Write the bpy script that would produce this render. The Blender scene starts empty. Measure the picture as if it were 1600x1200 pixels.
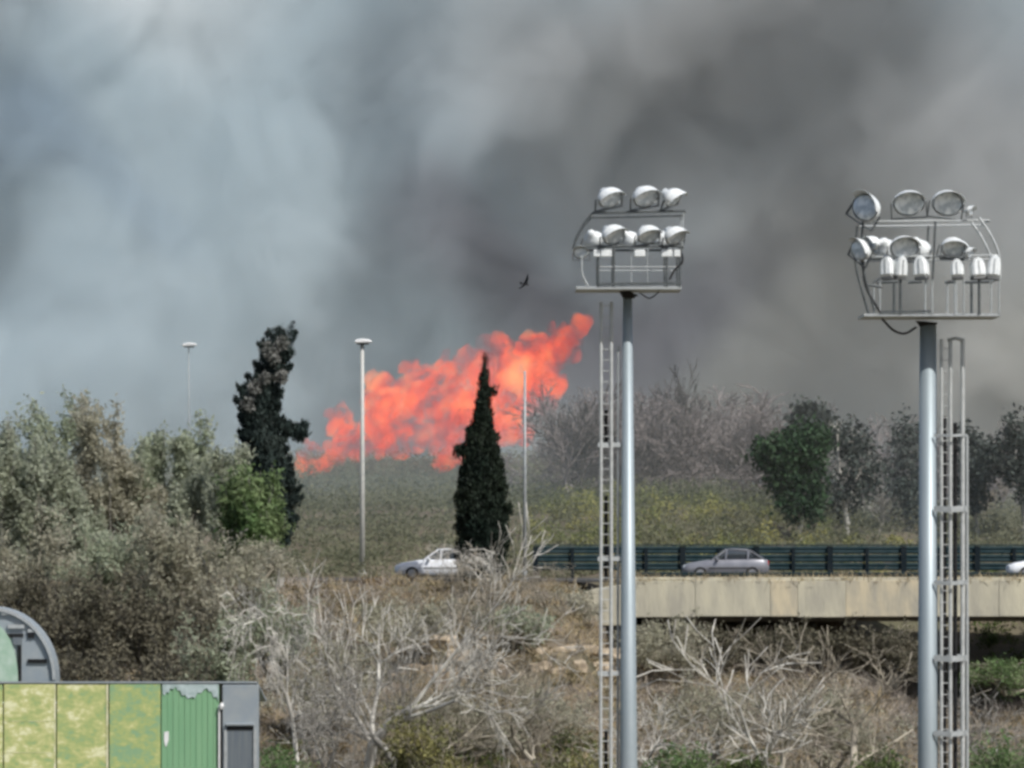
import bpy, bmesh, math, random
import numpy as np
from mathutils import Vector, Matrix, noise as mnoise

# ------------------------------------------------------------------ camera, sky, sun, exposure
S = bpy.context.scene
COL = S.collection
F, HZ, ZC = 8250.0, 800.0, 12.0          # focal length and horizon line in photo pixels, eye height in metres
cam = bpy.data.cameras.new('camera')
cam.lens = 36.0 * F / 1600.0
cam.sensor_width = 36.0
cam.shift_y = (HZ - 600.0) / 1600.0
cam.clip_start, cam.clip_end = 1.0, 6000.0
camo = bpy.data.objects.new('camera', cam)
camo.location = (0, 0, ZC)
camo.rotation_euler = (math.radians(90), 0, 0)
COL.objects.link(camo)
S.camera = camo

SUN_EL, SUN_AZ = math.radians(48), math.radians(140)   # azimuth measured from the view direction to the right
world = bpy.data.worlds.new('World')
S.world = world
world.use_nodes = True
wt = world.node_tree
sky = wt.nodes.new('ShaderNodeTexSky')
sky.sky_type = 'NISHITA'
sky.sun_disc = False
sky.sun_elevation = SUN_EL
sky.sun_rotation = SUN_AZ
sky.dust_density = 2.0
wt.nodes['Background'].inputs['Strength'].default_value = 0.10
wt.links.new(sky.outputs['Color'], wt.nodes['Background'].inputs['Color'])

sl = bpy.data.lights.new('sun', 'SUN')
sl.energy = 4.2
sl.angle = math.radians(0.5)
sl.color = (1.0, 0.975, 0.94)
so = bpy.data.objects.new('sun', sl)
sd = Vector((math.sin(SUN_AZ) * math.cos(SUN_EL), math.cos(SUN_AZ) * math.cos(SUN_EL), math.sin(SUN_EL)))
so.rotation_euler = sd.to_track_quat('Z', 'Y').to_euler()
so.location = (40, -40, 80)
COL.objects.link(so)

S.view_settings.view_transform = 'Standard'
S.view_settings.look = 'None'
S.view_settings.exposure = 0.0
S.view_settings.gamma = 1.0
S.view_settings.use_curve_mapping = False
S.cycles.use_denoising = True
S.cycles.filter_width = 3.2
S.cycles.max_bounces = 8
S.cycles.diffuse_bounces = 2
S.cycles.volume_bounces = 4
S.cycles.transparent_max_bounces = 24
S.cycles.use_adaptive_sampling = True
S.cycles.adaptive_threshold = 0.05

rng = np.random.default_rng(7)
random.seed(7)

def P(px, py, D):
    """the point that stands D metres away where the photo shows (px, py)"""
    return Vector(((px - 800.0) / F * D, D, ZC + (HZ - py) / F * D))

# ------------------------------------------------------------------ helpers
def tag(o, label=None, cat=None, group=None, kind=None):
    if label: o['label'] = label
    if cat: o['category'] = cat
    if group: o['group'] = group
    if kind: o['kind'] = kind
    return o

def link(o, parent=None):
    COL.objects.link(o)
    if parent is not None: o.parent = parent
    return o

def empty(name, loc=(0, 0, 0), rz=0.0, parent=None):
    o = bpy.data.objects.new(name, None)
    o.location = loc
    o.rotation_euler = (0, 0, rz)
    o.empty_display_size = 0.3
    return link(o, parent)

def np_mesh(name, V, Fq, smooth=False):
    """mesh from numpy arrays; Fq is (n,3) or (n,4)"""
    V = np.asarray(V, dtype=np.float32).reshape(-1, 3)
    Fq = np.asarray(Fq, dtype=np.int32)
    m = bpy.data.meshes.new(name)
    n, k = Fq.shape
    m.vertices.add(len(V)); m.vertices.foreach_set('co', V.ravel())
    m.loops.add(n * k); m.loops.foreach_set('vertex_index', Fq.ravel())
    m.polygons.add(n)
    m.polygons.foreach_set('loop_start', np.arange(0, n * k, k, dtype=np.int32))
    m.polygons.foreach_set('loop_total', np.full(n, k, dtype=np.int32))
    if smooth: m.polygons.foreach_set('use_smooth', np.ones(n, dtype=bool))
    m.update(calc_edges=True)
    m.validate()
    return m

def mesh_obj(name, mesh, mat, parent=None, loc=None):
    o = bpy.data.objects.new(name, mesh)
    if mat is not None and not mesh.materials: mesh.materials.append(mat)
    if loc is not None: o.location = loc
    return link(o, parent)

class MB:
    """collects boxes, tubes and lathes into one mesh"""
    def __init__(self): self.v = []; self.f = []
    def add(self, vs, fs):
        b = len(self.v)
        self.v += [tuple(v) for v in vs]
        self.f += [tuple(i + b for i in f) for f in fs]
        return self
    def box(self, c, s, rot=None):
        hx, hy, hz = s[0] / 2, s[1] / 2, s[2] / 2
        pts = [Vector((x, y, z)) for x in (-hx, hx) for y in (-hy, hy) for z in (-hz, hz)]
        if rot is not None: pts = [rot @ p for p in pts]
        pts = [p + Vector(c) for p in pts]
        return self.add(pts, [(0, 1, 3, 2), (4, 6, 7, 5), (0, 4, 5, 1), (2, 3, 7, 6), (0, 2, 6, 4), (1, 5, 7, 3)])
    def tube(self, pts, rad, k=8, cap=True):
        pts = [Vector(p) for p in pts]
        if not hasattr(rad, '__len__'): rad = [rad] * len(pts)
        vs, fs = [], []
        up = None
        for i, p in enumerate(pts):
            d = (pts[min(i + 1, len(pts) - 1)] - pts[max(i - 1, 0)]).normalized()
            if up is None:
                up = Vector((0, 0, 1)) if abs(d.z) < 0.9 else Vector((1, 0, 0))
            a = d.cross(up).normalized(); b = d.cross(a).normalized()
            for j in range(k):
                t = 2 * math.pi * j / k
                vs.append(p + rad[i] * (math.cos(t) * a + math.sin(t) * b))
        for i in range(len(pts) - 1):
            for j in range(k):
                fs.append((i * k + j, i * k + (j + 1) % k, (i + 1) * k + (j + 1) % k, (i + 1) * k + j))
        if cap:
            fs.append(tuple(range(k))); fs.append(tuple(range((len(pts) - 1) * k, len(pts) * k)))
        return self.add(vs, fs)
    def bar(self, a, b, w, h=None):
        a, b = Vector(a), Vector(b)
        d = b - a
        q = d.to_track_quat('X', 'Z').to_matrix()
        return self.box((a + b) / 2, (d.length, w, h or w), q)
    def prism(self, outline, y0, y1):
        """outline in x,z extruded along y"""
        n = len(outline)
        vs = [(x, y0, z) for x, z in outline] + [(x, y1, z) for x, z in outline]
        fs = [tuple(range(n)), tuple(range(2 * n - 1, n - 1, -1))]
        fs += [(i, n + i, n + (i + 1) % n, (i + 1) % n) for i in range(n)]
        return self.add(vs, fs)
    def build(self, name, mat, parent=None, loc=None, smooth=False, bevel=0.0):
        m = bpy.data.meshes.new(name)
        m.from_pydata(self.v, [], self.f)
        bm = bmesh.new(); bm.from_mesh(m)
        bmesh.ops.recalc_face_normals(bm, faces=bm.faces)
        if bevel > 0:
            bmesh.ops.bevel(bm, geom=[e for e in bm.edges], offset=bevel, segments=1, affect='EDGES')
        bm.to_mesh(m); bm.free()
        if smooth:
            m.polygons.foreach_set('use_smooth', np.ones(len(m.polygons), dtype=bool))
        return mesh_obj(name, m, mat, parent, loc)

def copy_tree(o, parent=None):
    c = o.copy(); COL.objects.link(c); c.parent = parent
    for ch in list(o.children): copy_tree(ch, c)
    return c

# ------------------------------------------------------------------ materials
def nd(t, typ, **kw):
    n = t.nodes.new(typ)
    for k, v in kw.items(): setattr(n, k, v)
    return n

def rgb(*c): return (c[0], c[1], c[2], 1.0)

def material(name, base, alt=None, scale=3.0, rough=0.8, metal=0.0, detail=5.0, lo=0.35, hi=0.65, bump=0.0, bscale=None, island=0.0, stretch=(1, 1, 1), spec=0.3, translucent=0.0):
    """Principled surface whose colour wanders between two tones with noise, and a little from piece to piece"""
    m = bpy.data.materials.new(name); m.use_nodes = True
    t = m.node_tree; bs = t.nodes['Principled BSDF']; L = t.links
    bs.inputs['Roughness'].default_value = rough
    bs.inputs['Metallic'].default_value = metal
    bs.inputs['Specular IOR Level'].default_value = spec
    tc = nd(t, 'ShaderNodeTexCoord'); mp = nd(t, 'ShaderNodeMapping')
    mp.inputs['Scale'].default_value = stretch
    L.new(tc.outputs['Object'], mp.inputs['Vector'])
    alt = alt or tuple(c * 0.7 for c in base)
    nz = nd(t, 'ShaderNodeTexNoise'); nz.inputs['Scale'].default_value = scale; nz.inputs['Detail'].default_value = detail
    L.new(mp.outputs['Vector'], nz.inputs['Vector'])
    mr = nd(t, 'ShaderNodeMapRange'); mr.inputs['From Min'].default_value = lo; mr.inputs['From Max'].default_value = hi
    L.new(nz.outputs['Fac'], mr.inputs['Value'])
    mx = nd(t, 'ShaderNodeMix', data_type='RGBA')
    mx.inputs['A'].default_value = rgb(*base); mx.inputs['B'].default_value = rgb(*alt)
    L.new(mr.outputs['Result'], mx.inputs['Factor'])
    out = mx.outputs['Result']
    if island > 0:
        ge = nd(t, 'ShaderNodeNewGeometry')
        hv = nd(t, 'ShaderNodeHueSaturation')
        r = nd(t, 'ShaderNodeMapRange'); r.inputs['To Min'].default_value = 1 - island; r.inputs['To Max'].default_value = 1 + island
        L.new(ge.outputs['Random Per Island'], r.inputs['Value']); L.new(r.outputs['Result'], hv.inputs['Value'])
        L.new(out, hv.inputs['Color']); out = hv.outputs['Color']
    L.new(out, bs.inputs['Base Color'])
    if bump > 0:
        b2 = nd(t, 'ShaderNodeTexNoise'); b2.inputs['Scale'].default_value = bscale or scale * 4; b2.inputs['Detail'].default_value = 6
        L.new(mp.outputs['Vector'], b2.inputs['Vector'])
        bp = nd(t, 'ShaderNodeBump'); bp.inputs['Strength'].default_value = bump; bp.inputs['Distance'].default_value = 0.05
        L.new(b2.outputs['Fac'], bp.inputs['Height']); L.new(bp.outputs['Normal'], bs.inputs['Normal'])
    if translucent > 0:
        tr = nd(t, 'ShaderNodeBsdfTranslucent'); ms = nd(t, 'ShaderNodeMixShader')
        ms.inputs['Fac'].default_value = translucent
        L.new(out, tr.inputs['Color']); L.new(bs.outputs['BSDF'], ms.inputs[1]); L.new(tr.outputs['BSDF'], ms.inputs[2])
        L.new(ms.outputs['Shader'], t.nodes['Material Output'].inputs['Surface'])
    return m

# ------------------------------------------------------------------ ground, road
ZR = 8.8                                              # road level
def sst(a, b, v):
    t = np.clip((np.asarray(v, dtype=float) - a) / (b - a), 0, 1); return t * t * (3 - 2 * t)
def gz(x, y):
    """height of the ground: flat by the masts, a bank up to the road, a gully under the bridge, a hill behind"""
    x = np.asarray(x, dtype=float); y = np.asarray(y, dtype=float)
    left = 0.3 + 8.35 * sst(200, 244.5, y)
    gul = 0.3 + 4.6 * sst(205, 252, y) * (1 - 0.5 * sst(14, 20, x)) + (1.9 * sst(14, 20, x) + 3.9) * sst(251, 259 + 5 * sst(14, 20, x), y)
    r = sst(2.2, 5.2, x)
    z = left * (1 - r) + gul * r
    z = z + 3.6 * sst(259, 288, y) - 0.9 * sst(8, 20, x) * sst(265, 290, y)
    z = z + 2.7 * sst(300, 378, y) * (1 - 0.6 * sst(4, 16, x)) - 4.0 * sst(384, 430, y)
    on_road = sst(243.5, 245, y) * (1 - sst(257, 259, y)) * (1 - r)
    rough = 0.16 * np.sin(x * 0.9 + y * 0.31) * np.sin(y * 0.57 - x * 0.2) + 0.10 * np.sin(x * 2.3 + 1.3) * np.sin(y * 1.7)
    return z * (1 - on_road) + (ZR - 0.05) * on_road + rough * (1 - on_road) * sst(150, 210, y)

def ground_mesh():
    xs = np.concatenate([np.linspace(-900, -60, 30)[:-1], np.linspace(-60, 60, 161), np.linspace(60, 900, 30)[1:]])
    ys = np.concatenate([np.linspace(-120, 190, 20)[:-1], np.linspace(190, 400, 281), np.linspace(400, 1500, 40)[1:]])
    X, Y = np.meshgrid(xs, ys)
    V = np.stack([X, Y, gz(X, Y)], -1).reshape(-1, 3)
    nx, ny = len(xs), len(ys)
    I = np.arange(nx * ny).reshape(ny, nx)
    Fq = np.stack([I[:-1, :-1], I[:-1, 1:], I[1:, 1:], I[1:, :-1]], -1).reshape(-1, 4)
    return np_mesh('ground', V, Fq, smooth=True)
M = {}
M['earth'] = material('earth', (0.17, 0.135, 0.10), (0.105, 0.10, 0.06), scale=0.35, rough=0.95, bump=0.6, bscale=2.0)
tag(mesh_obj('ground', ground_mesh(), M['earth']), 'brown overgrown bank and hillside', 'ground', kind='structure')

M['asphalt'] = material('asphalt', (0.055, 0.055, 0.056), (0.075, 0.073, 0.07), scale=1.2, rough=0.9, bump=0.2, bscale=30)
road = MB().box((0, 250.9, ZR - 0.03), (160, 9.6, 0.08)).build('road', M['asphalt'])
tag(road, 'grey asphalt road running across the bridge', 'road', kind='structure')
M['paint'] = material('road_paint', (0.72, 0.72, 0.70), (0.55, 0.55, 0.53), scale=4, rough=0.7)
for i in range(-7, 8):
    mk = MB().box((i * 5.0, 250.9, ZR + 0.014), (2.4, 0.12, 0.004)).build('lane_marking', M['paint'])
    mk.parent = road

# ------------------------------------------------------------------ smoke and fire
SMX0, SMX1, SMY0, SMY1, SMZ0, SMZ1 = -68.0, 68.0, 262.0, 484.0, 2.0, 76.0

def smoke_material():
    m = bpy.data.materials.new('smoke'); m.use_nodes = True
    t = m.node_tree; t.nodes.clear(); L = t.links
    out = nd(t, 'ShaderNodeOutputMaterial'); pv = nd(t, 'ShaderNodeVolumePrincipled')
    L.new(pv.outputs['Volume'], out.inputs['Volume'])
    pv.inputs['Density'].default_value = SM_DENSE
    pv.inputs['Anisotropy'].default_value = -0.25
    # blue grey smoke on the left with light and shade tinted in, fresh dark smoke rising from the right end of the fire, brownish smoke low on the right
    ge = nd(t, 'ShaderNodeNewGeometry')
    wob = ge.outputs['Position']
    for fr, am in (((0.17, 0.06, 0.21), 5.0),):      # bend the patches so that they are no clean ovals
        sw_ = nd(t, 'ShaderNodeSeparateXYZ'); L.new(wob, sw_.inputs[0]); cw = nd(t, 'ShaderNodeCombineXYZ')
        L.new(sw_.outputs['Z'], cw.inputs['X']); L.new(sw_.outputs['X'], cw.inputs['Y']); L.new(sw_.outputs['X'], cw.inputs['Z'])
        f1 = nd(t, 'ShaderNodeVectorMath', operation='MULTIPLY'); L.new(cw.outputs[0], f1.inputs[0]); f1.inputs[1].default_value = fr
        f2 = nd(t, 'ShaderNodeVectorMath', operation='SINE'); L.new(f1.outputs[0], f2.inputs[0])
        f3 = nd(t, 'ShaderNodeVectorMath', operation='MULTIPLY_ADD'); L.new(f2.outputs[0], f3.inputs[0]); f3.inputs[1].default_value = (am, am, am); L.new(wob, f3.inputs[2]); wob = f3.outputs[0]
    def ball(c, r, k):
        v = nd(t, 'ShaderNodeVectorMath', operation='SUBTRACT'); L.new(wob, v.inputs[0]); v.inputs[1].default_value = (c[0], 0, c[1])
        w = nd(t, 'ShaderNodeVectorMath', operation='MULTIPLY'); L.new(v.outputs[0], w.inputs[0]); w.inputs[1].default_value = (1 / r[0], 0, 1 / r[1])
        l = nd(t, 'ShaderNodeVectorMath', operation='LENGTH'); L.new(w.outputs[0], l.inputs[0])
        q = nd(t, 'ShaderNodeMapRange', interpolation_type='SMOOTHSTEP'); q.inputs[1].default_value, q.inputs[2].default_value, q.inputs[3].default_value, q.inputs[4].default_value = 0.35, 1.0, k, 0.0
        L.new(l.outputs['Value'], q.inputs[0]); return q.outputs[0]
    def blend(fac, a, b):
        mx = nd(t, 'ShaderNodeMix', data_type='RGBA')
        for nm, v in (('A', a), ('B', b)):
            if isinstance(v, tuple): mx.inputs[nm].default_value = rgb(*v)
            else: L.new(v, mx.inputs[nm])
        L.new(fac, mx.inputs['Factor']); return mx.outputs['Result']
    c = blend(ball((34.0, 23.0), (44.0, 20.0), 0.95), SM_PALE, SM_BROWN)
    for ce, ra, k, co in (((24.0, 46.0), (38.0, 18.0), .95, SM_DARK), ((0.0, 28.0), (20.0, 8.0), .95, (0.45, 0.46, 0.50)), ((-37.0, 38.5), (12.0, 6.0), .65, SM_BLUE_SHADE), ((-36.0, 56.0), (30.0, 12.0), .9, (0.93, 0.965, 0.97))):  # blue patch paints sky-lit shade, top-left patch paints brightness into the smoke colour
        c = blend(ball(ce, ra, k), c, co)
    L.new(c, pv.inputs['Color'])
    m.cycles.volume_step_rate = 14.0
    return m

SM_DENSE, SM_PALE, SM_DARK, SM_BROWN, SM_BLUE_SHADE = 0.22, (0.69, 0.79, 0.835), (0.625, 0.635, 0.635), (0.70, 0.70, 0.66), (0.50, 0.62, 0.74)

def smoke_volume(name, mat, field):
    """a box of smoke whose density is a field of position, sampled on a grid"""
    ng = bpy.data.node_groups.new(name, 'GeometryNodeTree')
    ng.interface.new_socket('Geometry', in_out='OUTPUT', socket_type='NodeSocketGeometry')
    go = ng.nodes.new('NodeGroupOutput')
    vc = ng.nodes.new('GeometryNodeVolumeCube')
    vc.inputs['Min'].default_value = (SMX0, SMY0, SMZ0); vc.inputs['Max'].default_value = (SMX1, SMY1, SMZ1)
    vc.inputs['Resolution X'].default_value = 200; vc.inputs['Resolution Y'].default_value = 260; vc.inputs['Resolution Z'].default_value = 112
    sm = ng.nodes.new('GeometryNodeSetMaterial'); sm.inputs['Material'].default_value = mat
    ng.links.new(field(ng), vc.inputs['Density'])
    ng.links.new(vc.outputs['Volume'], sm.inputs['Geometry']); ng.links.new(sm.outputs['Geometry'], go.inputs[0])
    me = bpy.data.meshes.new(name); me.materials.append(mat)
    o = link(bpy.data.objects.new(name, me))
    md = o.modifiers.new('smoke', 'NODES'); md.node_group = ng
    return o

class Field:
    """little node-graph writer for the density fields"""
    def __init__(s, ng):
        s.ng = ng; s.pos = ng.nodes.new('GeometryNodeInputPosition').outputs[0]
        sp = ng.nodes.new('ShaderNodeSeparateXYZ'); ng.links.new(s.pos, sp.inputs[0]); s.x, s.y, s.z = sp.outputs
    def m(s, op, a, b=0.0, clamp=False):
        n = s.ng.nodes.new('ShaderNodeMath'); n.operation = op; n.use_clamp = clamp
        for i, v in enumerate((a, b)):
            if isinstance(v, (int, float)): n.inputs[i].default_value = v
            else: s.ng.links.new(v, n.inputs[i])
        return n.outputs[0]
    def r(s, v, a, b, c=0.0, d=1.0):
        n = s.ng.nodes.new('ShaderNodeMapRange'); n.interpolation_type = 'SMOOTHSTEP'
        for i, q in enumerate((a, b, c, d)): n.inputs[i + 1].default_value = q
        s.ng.links.new(v, n.inputs[0]); return n.outputs[0]
    def noise(s, scale, detail=3.0, off=(0, 0, 0), rough=0.5, dist=0.0, st=(1, 1, 1)):
        mp = s.ng.nodes.new('ShaderNodeVectorMath'); mp.operation = 'MULTIPLY_ADD'
        s.ng.links.new(s.pos, mp.inputs[0]); mp.inputs[1].default_value = st; mp.inputs[2].default_value = tuple(o / scale for o in off)
        n = s.ng.nodes.new('ShaderNodeTexNoise'); n.inputs['Scale'].default_value = scale; n.inputs['Detail'].default_value = detail
        n.inputs['Roughness'].default_value = rough; n.inputs['Distortion'].default_value = dist
        s.ng.links.new(mp.outputs[0], n.inputs['Vector']); return n.outputs[0]
    def ball(s, c, radii):
        """1 at the centre falling to 0 at the ellipsoid's skin"""
        v = s.ng.nodes.new('ShaderNodeVectorMath'); v.operation = 'SUBTRACT'; s.ng.links.new(s.pos, v.inputs[0]); v.inputs[1].default_value = c
        w = s.ng.nodes.new('ShaderNodeVectorMath'); w.operation = 'DIVIDE'; s.ng.links.new(v.outputs[0], w.inputs[0]); w.inputs[1].default_value = radii
        l = s.ng.nodes.new('ShaderNodeVectorMath'); l.operation = 'LENGTH'; s.ng.links.new(w.outputs[0], l.inputs[0])
        return s.r(l.outputs['Value'], 0.2, 1.0, 1.0, 0.0)

def smoke_body(f):
    big = f.noise(0.030, 2.0, (6.6, 9.0, 21.7), 0.5, 0.6)
    mid = f.noise(0.10, 5.0, (28.3, 2.2, 15.1), 0.62, 1.0)
    # the front of the smoke rolls between 380 m and 440 m
    roll = f.m('ADD', f.m('MULTIPLY', f.m('SUBTRACT', big, 0.5), -125.0), f.m('MULTIPLY', f.m('SUBTRACT', mid, 0.5), -95.0))
    wall = f.r(f.m('ADD', f.y, roll), 398.0, 412.0)
    body = f.m('MULTIPLY', wall, f.r(mid, 0.32, 0.66, 0.15, 1.0))
    # thin veil over the hillside in front of the fire
    veil = f.m('MULTIPLY', f.r(f.z, 16.0, 34.0, 1.0, 0.6), f.m('SUBTRACT', f.r(f.y, 262.0, 275.0, 0.005, 0.020), f.r(f.y, 290.0, 330.0, 0.0, 0.015)))
    return f.m('ADD', body, veil)

def smoke_field(ng): return smoke_body(Field(ng))
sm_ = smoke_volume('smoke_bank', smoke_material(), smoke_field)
tag(sm_, 'grey and blue rolling wildfire smoke filling the sky', 'smoke', kind='stuff')

def flame_material():
    m = bpy.data.materials.new('flame'); m.use_nodes = True
    t = m.node_tree; t.nodes.clear(); L = t.links
    out = nd(t, 'ShaderNodeOutputMaterial')
    tc = nd(t, 'ShaderNodeTexCoord')
    def noise_(scale, detail, off, dist=0.6):
        mp = nd(t, 'ShaderNodeMapping'); mp.inputs['Location'].default_value = off
        L.new(tc.outputs['Object'], mp.inputs['Vector'])
        n = nd(t, 'ShaderNodeTexNoise'); n.inputs['Scale'].default_value = scale; n.inputs['Detail'].default_value = detail
        n.inputs['Distortion'].default_value = dist
        L.new(mp.outputs['Vector'], n.inputs['Vector']); return n.outputs['Fac']
    heat = noise_(0.40, 4.0, (1, 2, 3), 0.9)
    cr = nd(t, 'ShaderNodeValToRGB')
    e = cr.color_ramp.elements
    e[0].position, e[0].color = 0.38, rgb(0.22, 0.012, 0.012)
    e[1].position, e[1].color = 0.72, rgb(1.0, 0.34, 0.12)
    x = e.new(0.46); x.color = rgb(0.42, 0.024, 0.018)
    x = e.new(0.54); x.color = rgb(0.82, 0.07, 0.022)
    x = e.new(0.62); x.color = rgb(1.0, 0.17, 0.045)
    L.new(heat, cr.inputs['Fac'])
    em = nd(t, 'ShaderNodeEmission'); em.inputs['Strength'].default_value = 1.2
    L.new(cr.outputs['Color'], em.inputs['Color'])
    tr = nd(t, 'ShaderNodeBsdfTransparent')
    ms = nd(t, 'ShaderNodeMixShader')
    tear = noise_(0.9, 5.0, (7, 1, 9))
    mr = nd(t, 'ShaderNodeMapRange', interpolation_type='SMOOTHSTEP')
    mr.inputs[1].default_value, mr.inputs[2].default_value, mr.inputs[3].default_value, mr.inputs[4].default_value = 0.46, 0.74, 0.0, 0.12
    L.new(tear, mr.inputs[0]); L.new(mr.outputs[0], ms.inputs['Fac'])
    L.new(tr.outputs[0], ms.inputs[1]); L.new(em.outputs[0], ms.inputs[2])
    L.new(ms.outputs[0], out.inputs['Surface'])
    ve = nd(t, 'ShaderNodeEmission')
    L.new(cr.outputs['Color'], ve.inputs['Color'])
    dv = nd(t, 'ShaderNodeMapRange', interpolation_type='SMOOTHSTEP')
    dv.inputs[1].default_value, dv.inputs[2].default_value, dv.inputs[3].default_value, dv.inputs[4].default_value = 0.31, 0.58, 0.0, 0.55
    L.new(heat, dv.inputs[0])
    st = nd(t, 'ShaderNodeMath', operation='MULTIPLY'); st.inputs[1].default_value = 1.6; L.new(dv.outputs[0], st.inputs[0]); L.new(st.outputs[0], ve.inputs['Strength'])
    # hot soot hides what is behind it
    ab = nd(t, 'ShaderNodeVolumeAbsorption'); ab.inputs['Color'].default_value = rgb(0, 0, 0); L.new(dv.outputs[0], ab.inputs['Density'])
    ad = nd(t, 'ShaderNodeAddShader'); L.new(ve.outputs[0], ad.inputs[0]); L.new(ab.outputs[0], ad.inputs[1])
    L.new(ad.outputs[0], out.inputs['Volume'])
    m.cycles.emission_sampling = 'NONE'
    m.cycles.volume_step_rate = 0.25
    return m

# billows of flame: photo position and radius in photo pixels, metres away
FL = [(478, 736, 12, 378), (500, 728, 14, 379), (494, 712, 14, 384), (472, 722, 13, 383), (486, 700, 11, 384), (520, 712, 18, 382), (540, 690, 26, 385), (566, 700, 18, 380), (530, 660, 24, 388), (585, 668, 30, 386),
      (600, 692, 20, 381), (632, 650, 34, 382), (655, 682, 26, 380), (612, 630, 34, 389), (660, 625, 34, 388), (690, 600, 36, 391), (645, 600, 28, 392), (715, 620, 38, 388),
      (700, 680, 34, 379), (705, 712, 22, 378), (730, 660, 36, 381), (745, 630, 36, 385), (770, 650, 36, 384), (790, 610, 40, 381), (800, 570, 38, 383), (775, 590, 34, 386),
      (840, 580, 36, 381), (835, 620, 28, 384), (860, 560, 30, 382), (850, 600, 24, 386), (795, 660, 26, 387), (825, 545, 26, 386), (880, 535, 28, 382), (884, 530, 18, 380), (868, 545, 22, 388), (720, 575, 24, 392), (590, 610, 22, 392)]
FL = [(a_, b_, c_, d_ - 32) for a_, b_, c_, d_ in FL]
def billow_mesh():
    bm = bmesh.new()
    for i, (px, py, r, D) in enumerate(FL):
        c = P(px, py, D); R = 1.12 * r / F * D
        for k in range(8):
            cc = c + Vector((random.uniform(-.9, .9), random.uniform(-1, 1), random.uniform(-.8, .9))) * R * (0 if k == 0 else 1)
            rr = R * (0.8 if k == 0 else random.uniform(.25, .6))
            g = bmesh.ops.create_icosphere(bm, subdivisions=3, radius=1.0)['verts']
            off = Vector((i * 3.1, k * 5.7, 0))
            for v in g:
                n = v.co.normalized()
                d = 1 + 0.34 * mnoise.noise(n * 1.6 + off) + 0.26 * mnoise.noise(n * 3.7 + off)
                lean = 0.35 * n.z
                v.co = cc + Vector((n.x + lean * 0.6, n.y, n.z * 1.1)) * rr * d
    m = bpy.data.meshes.new('flames'); bm.to_mesh(m); bm.free()
    m.polygons.foreach_set('use_smooth', np.ones(len(m.polygons), dtype=bool))
    return m
fl = mesh_obj('flames', billow_mesh(), flame_material())
tag(fl, 'billowing orange wildfire flames rising to the right behind the two cypresses', 'fire', kind='stuff')

# ------------------------------------------------------------------ bridge
M['concrete'] = material('concrete', (0.52, 0.485, 0.365), (0.35, 0.33, 0.27), scale=1.3, rough=0.9, bump=0.5, bscale=9, lo=0.35, hi=0.68, detail=9, stretch=(1, 1, 0.28))
M['concrete_warm'] = material('concrete_warm', (0.54, 0.47, 0.33), (0.36, 0.335, 0.27), detail=8, scale=1.6, rough=0.9, bump=0.35, bscale=9, stretch=(1, 1, 0.35))
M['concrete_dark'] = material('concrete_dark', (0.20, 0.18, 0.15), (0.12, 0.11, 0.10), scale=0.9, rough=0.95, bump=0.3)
DB = 245.0
bridge = empty('road_bridge', (P(990, 905, DB).x, DB, 0))
tag(bridge, 'weathered beige concrete road bridge crossing the gully', 'bridge')
bx0 = bridge.location.x
edges = [990, 1086, 1203, 1246, 1321, 1441, 1560, 1682, 1800, 1930]
ztop, zbot = P(0, 907, DB).z, P(0, 964, DB).z
for i in range(len(edges) - 1):
    x0, x1 = P(edges[i], 0, DB).x - bx0 + 0.004, P(edges[i + 1], 0, DB).x - bx0 - 0.004
    dy = random.uniform(-0.015, 0.015); dz = random.uniform(-0.03, 0.03)
    MB().box(((x0 + x1) / 2, dy, (ztop + zbot) / 2 + dz), (x1 - x0, 0.35, ztop - zbot)).build('fascia_panel', M['concrete_warm' if i in (2, 4) else 'concrete'], bridge, bevel=0.02)
xe = P(1930, 0, DB).x - bx0
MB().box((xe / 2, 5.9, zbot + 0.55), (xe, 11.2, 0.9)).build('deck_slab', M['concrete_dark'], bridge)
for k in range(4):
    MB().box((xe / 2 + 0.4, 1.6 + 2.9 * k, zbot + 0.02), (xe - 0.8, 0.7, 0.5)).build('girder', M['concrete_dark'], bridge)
MB().box((xe / 2, 0.32, ztop + 0.07), (xe, 0.5, 0.14)).build('kerb', M['concrete'], bridge, bevel=0.02)
# rounded wing wall at the left end
oc = []
for a in range(0, 91, 10):
    oc.append((P(938, 0, DB).x - bx0 - (33 / F * DB) * math.sin(math.radians(a)), ztop - 0.35 - (24 / F * DB) * (1 - math.cos(math.radians(a)))))
oc += [(P(905, 0, DB).x - bx0, zbot - 0.4), (-0.03, zbot - 0.4), (-0.03, ztop - 0.12), (P(945, 0, DB).x - bx0, ztop - 0.3)]
MB().prism(oc, -0.25, 0.35).build('wing_wall', M['concrete'], bridge, bevel=0.03)
MB().box((P(930, 0, DB).x - bx0, 0.05, zbot - 1.4), (1.0, 0.5, 2.2)).build('wing_footing', M['concrete_dark'], bridge, bevel=0.03)
MB().box((P(975, 0, DB).x - bx0, 6.2, 3.6), (1.2, 10, 6.4)).build('abutment', M['concrete_dark'], bridge, bevel=0.03)

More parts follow.
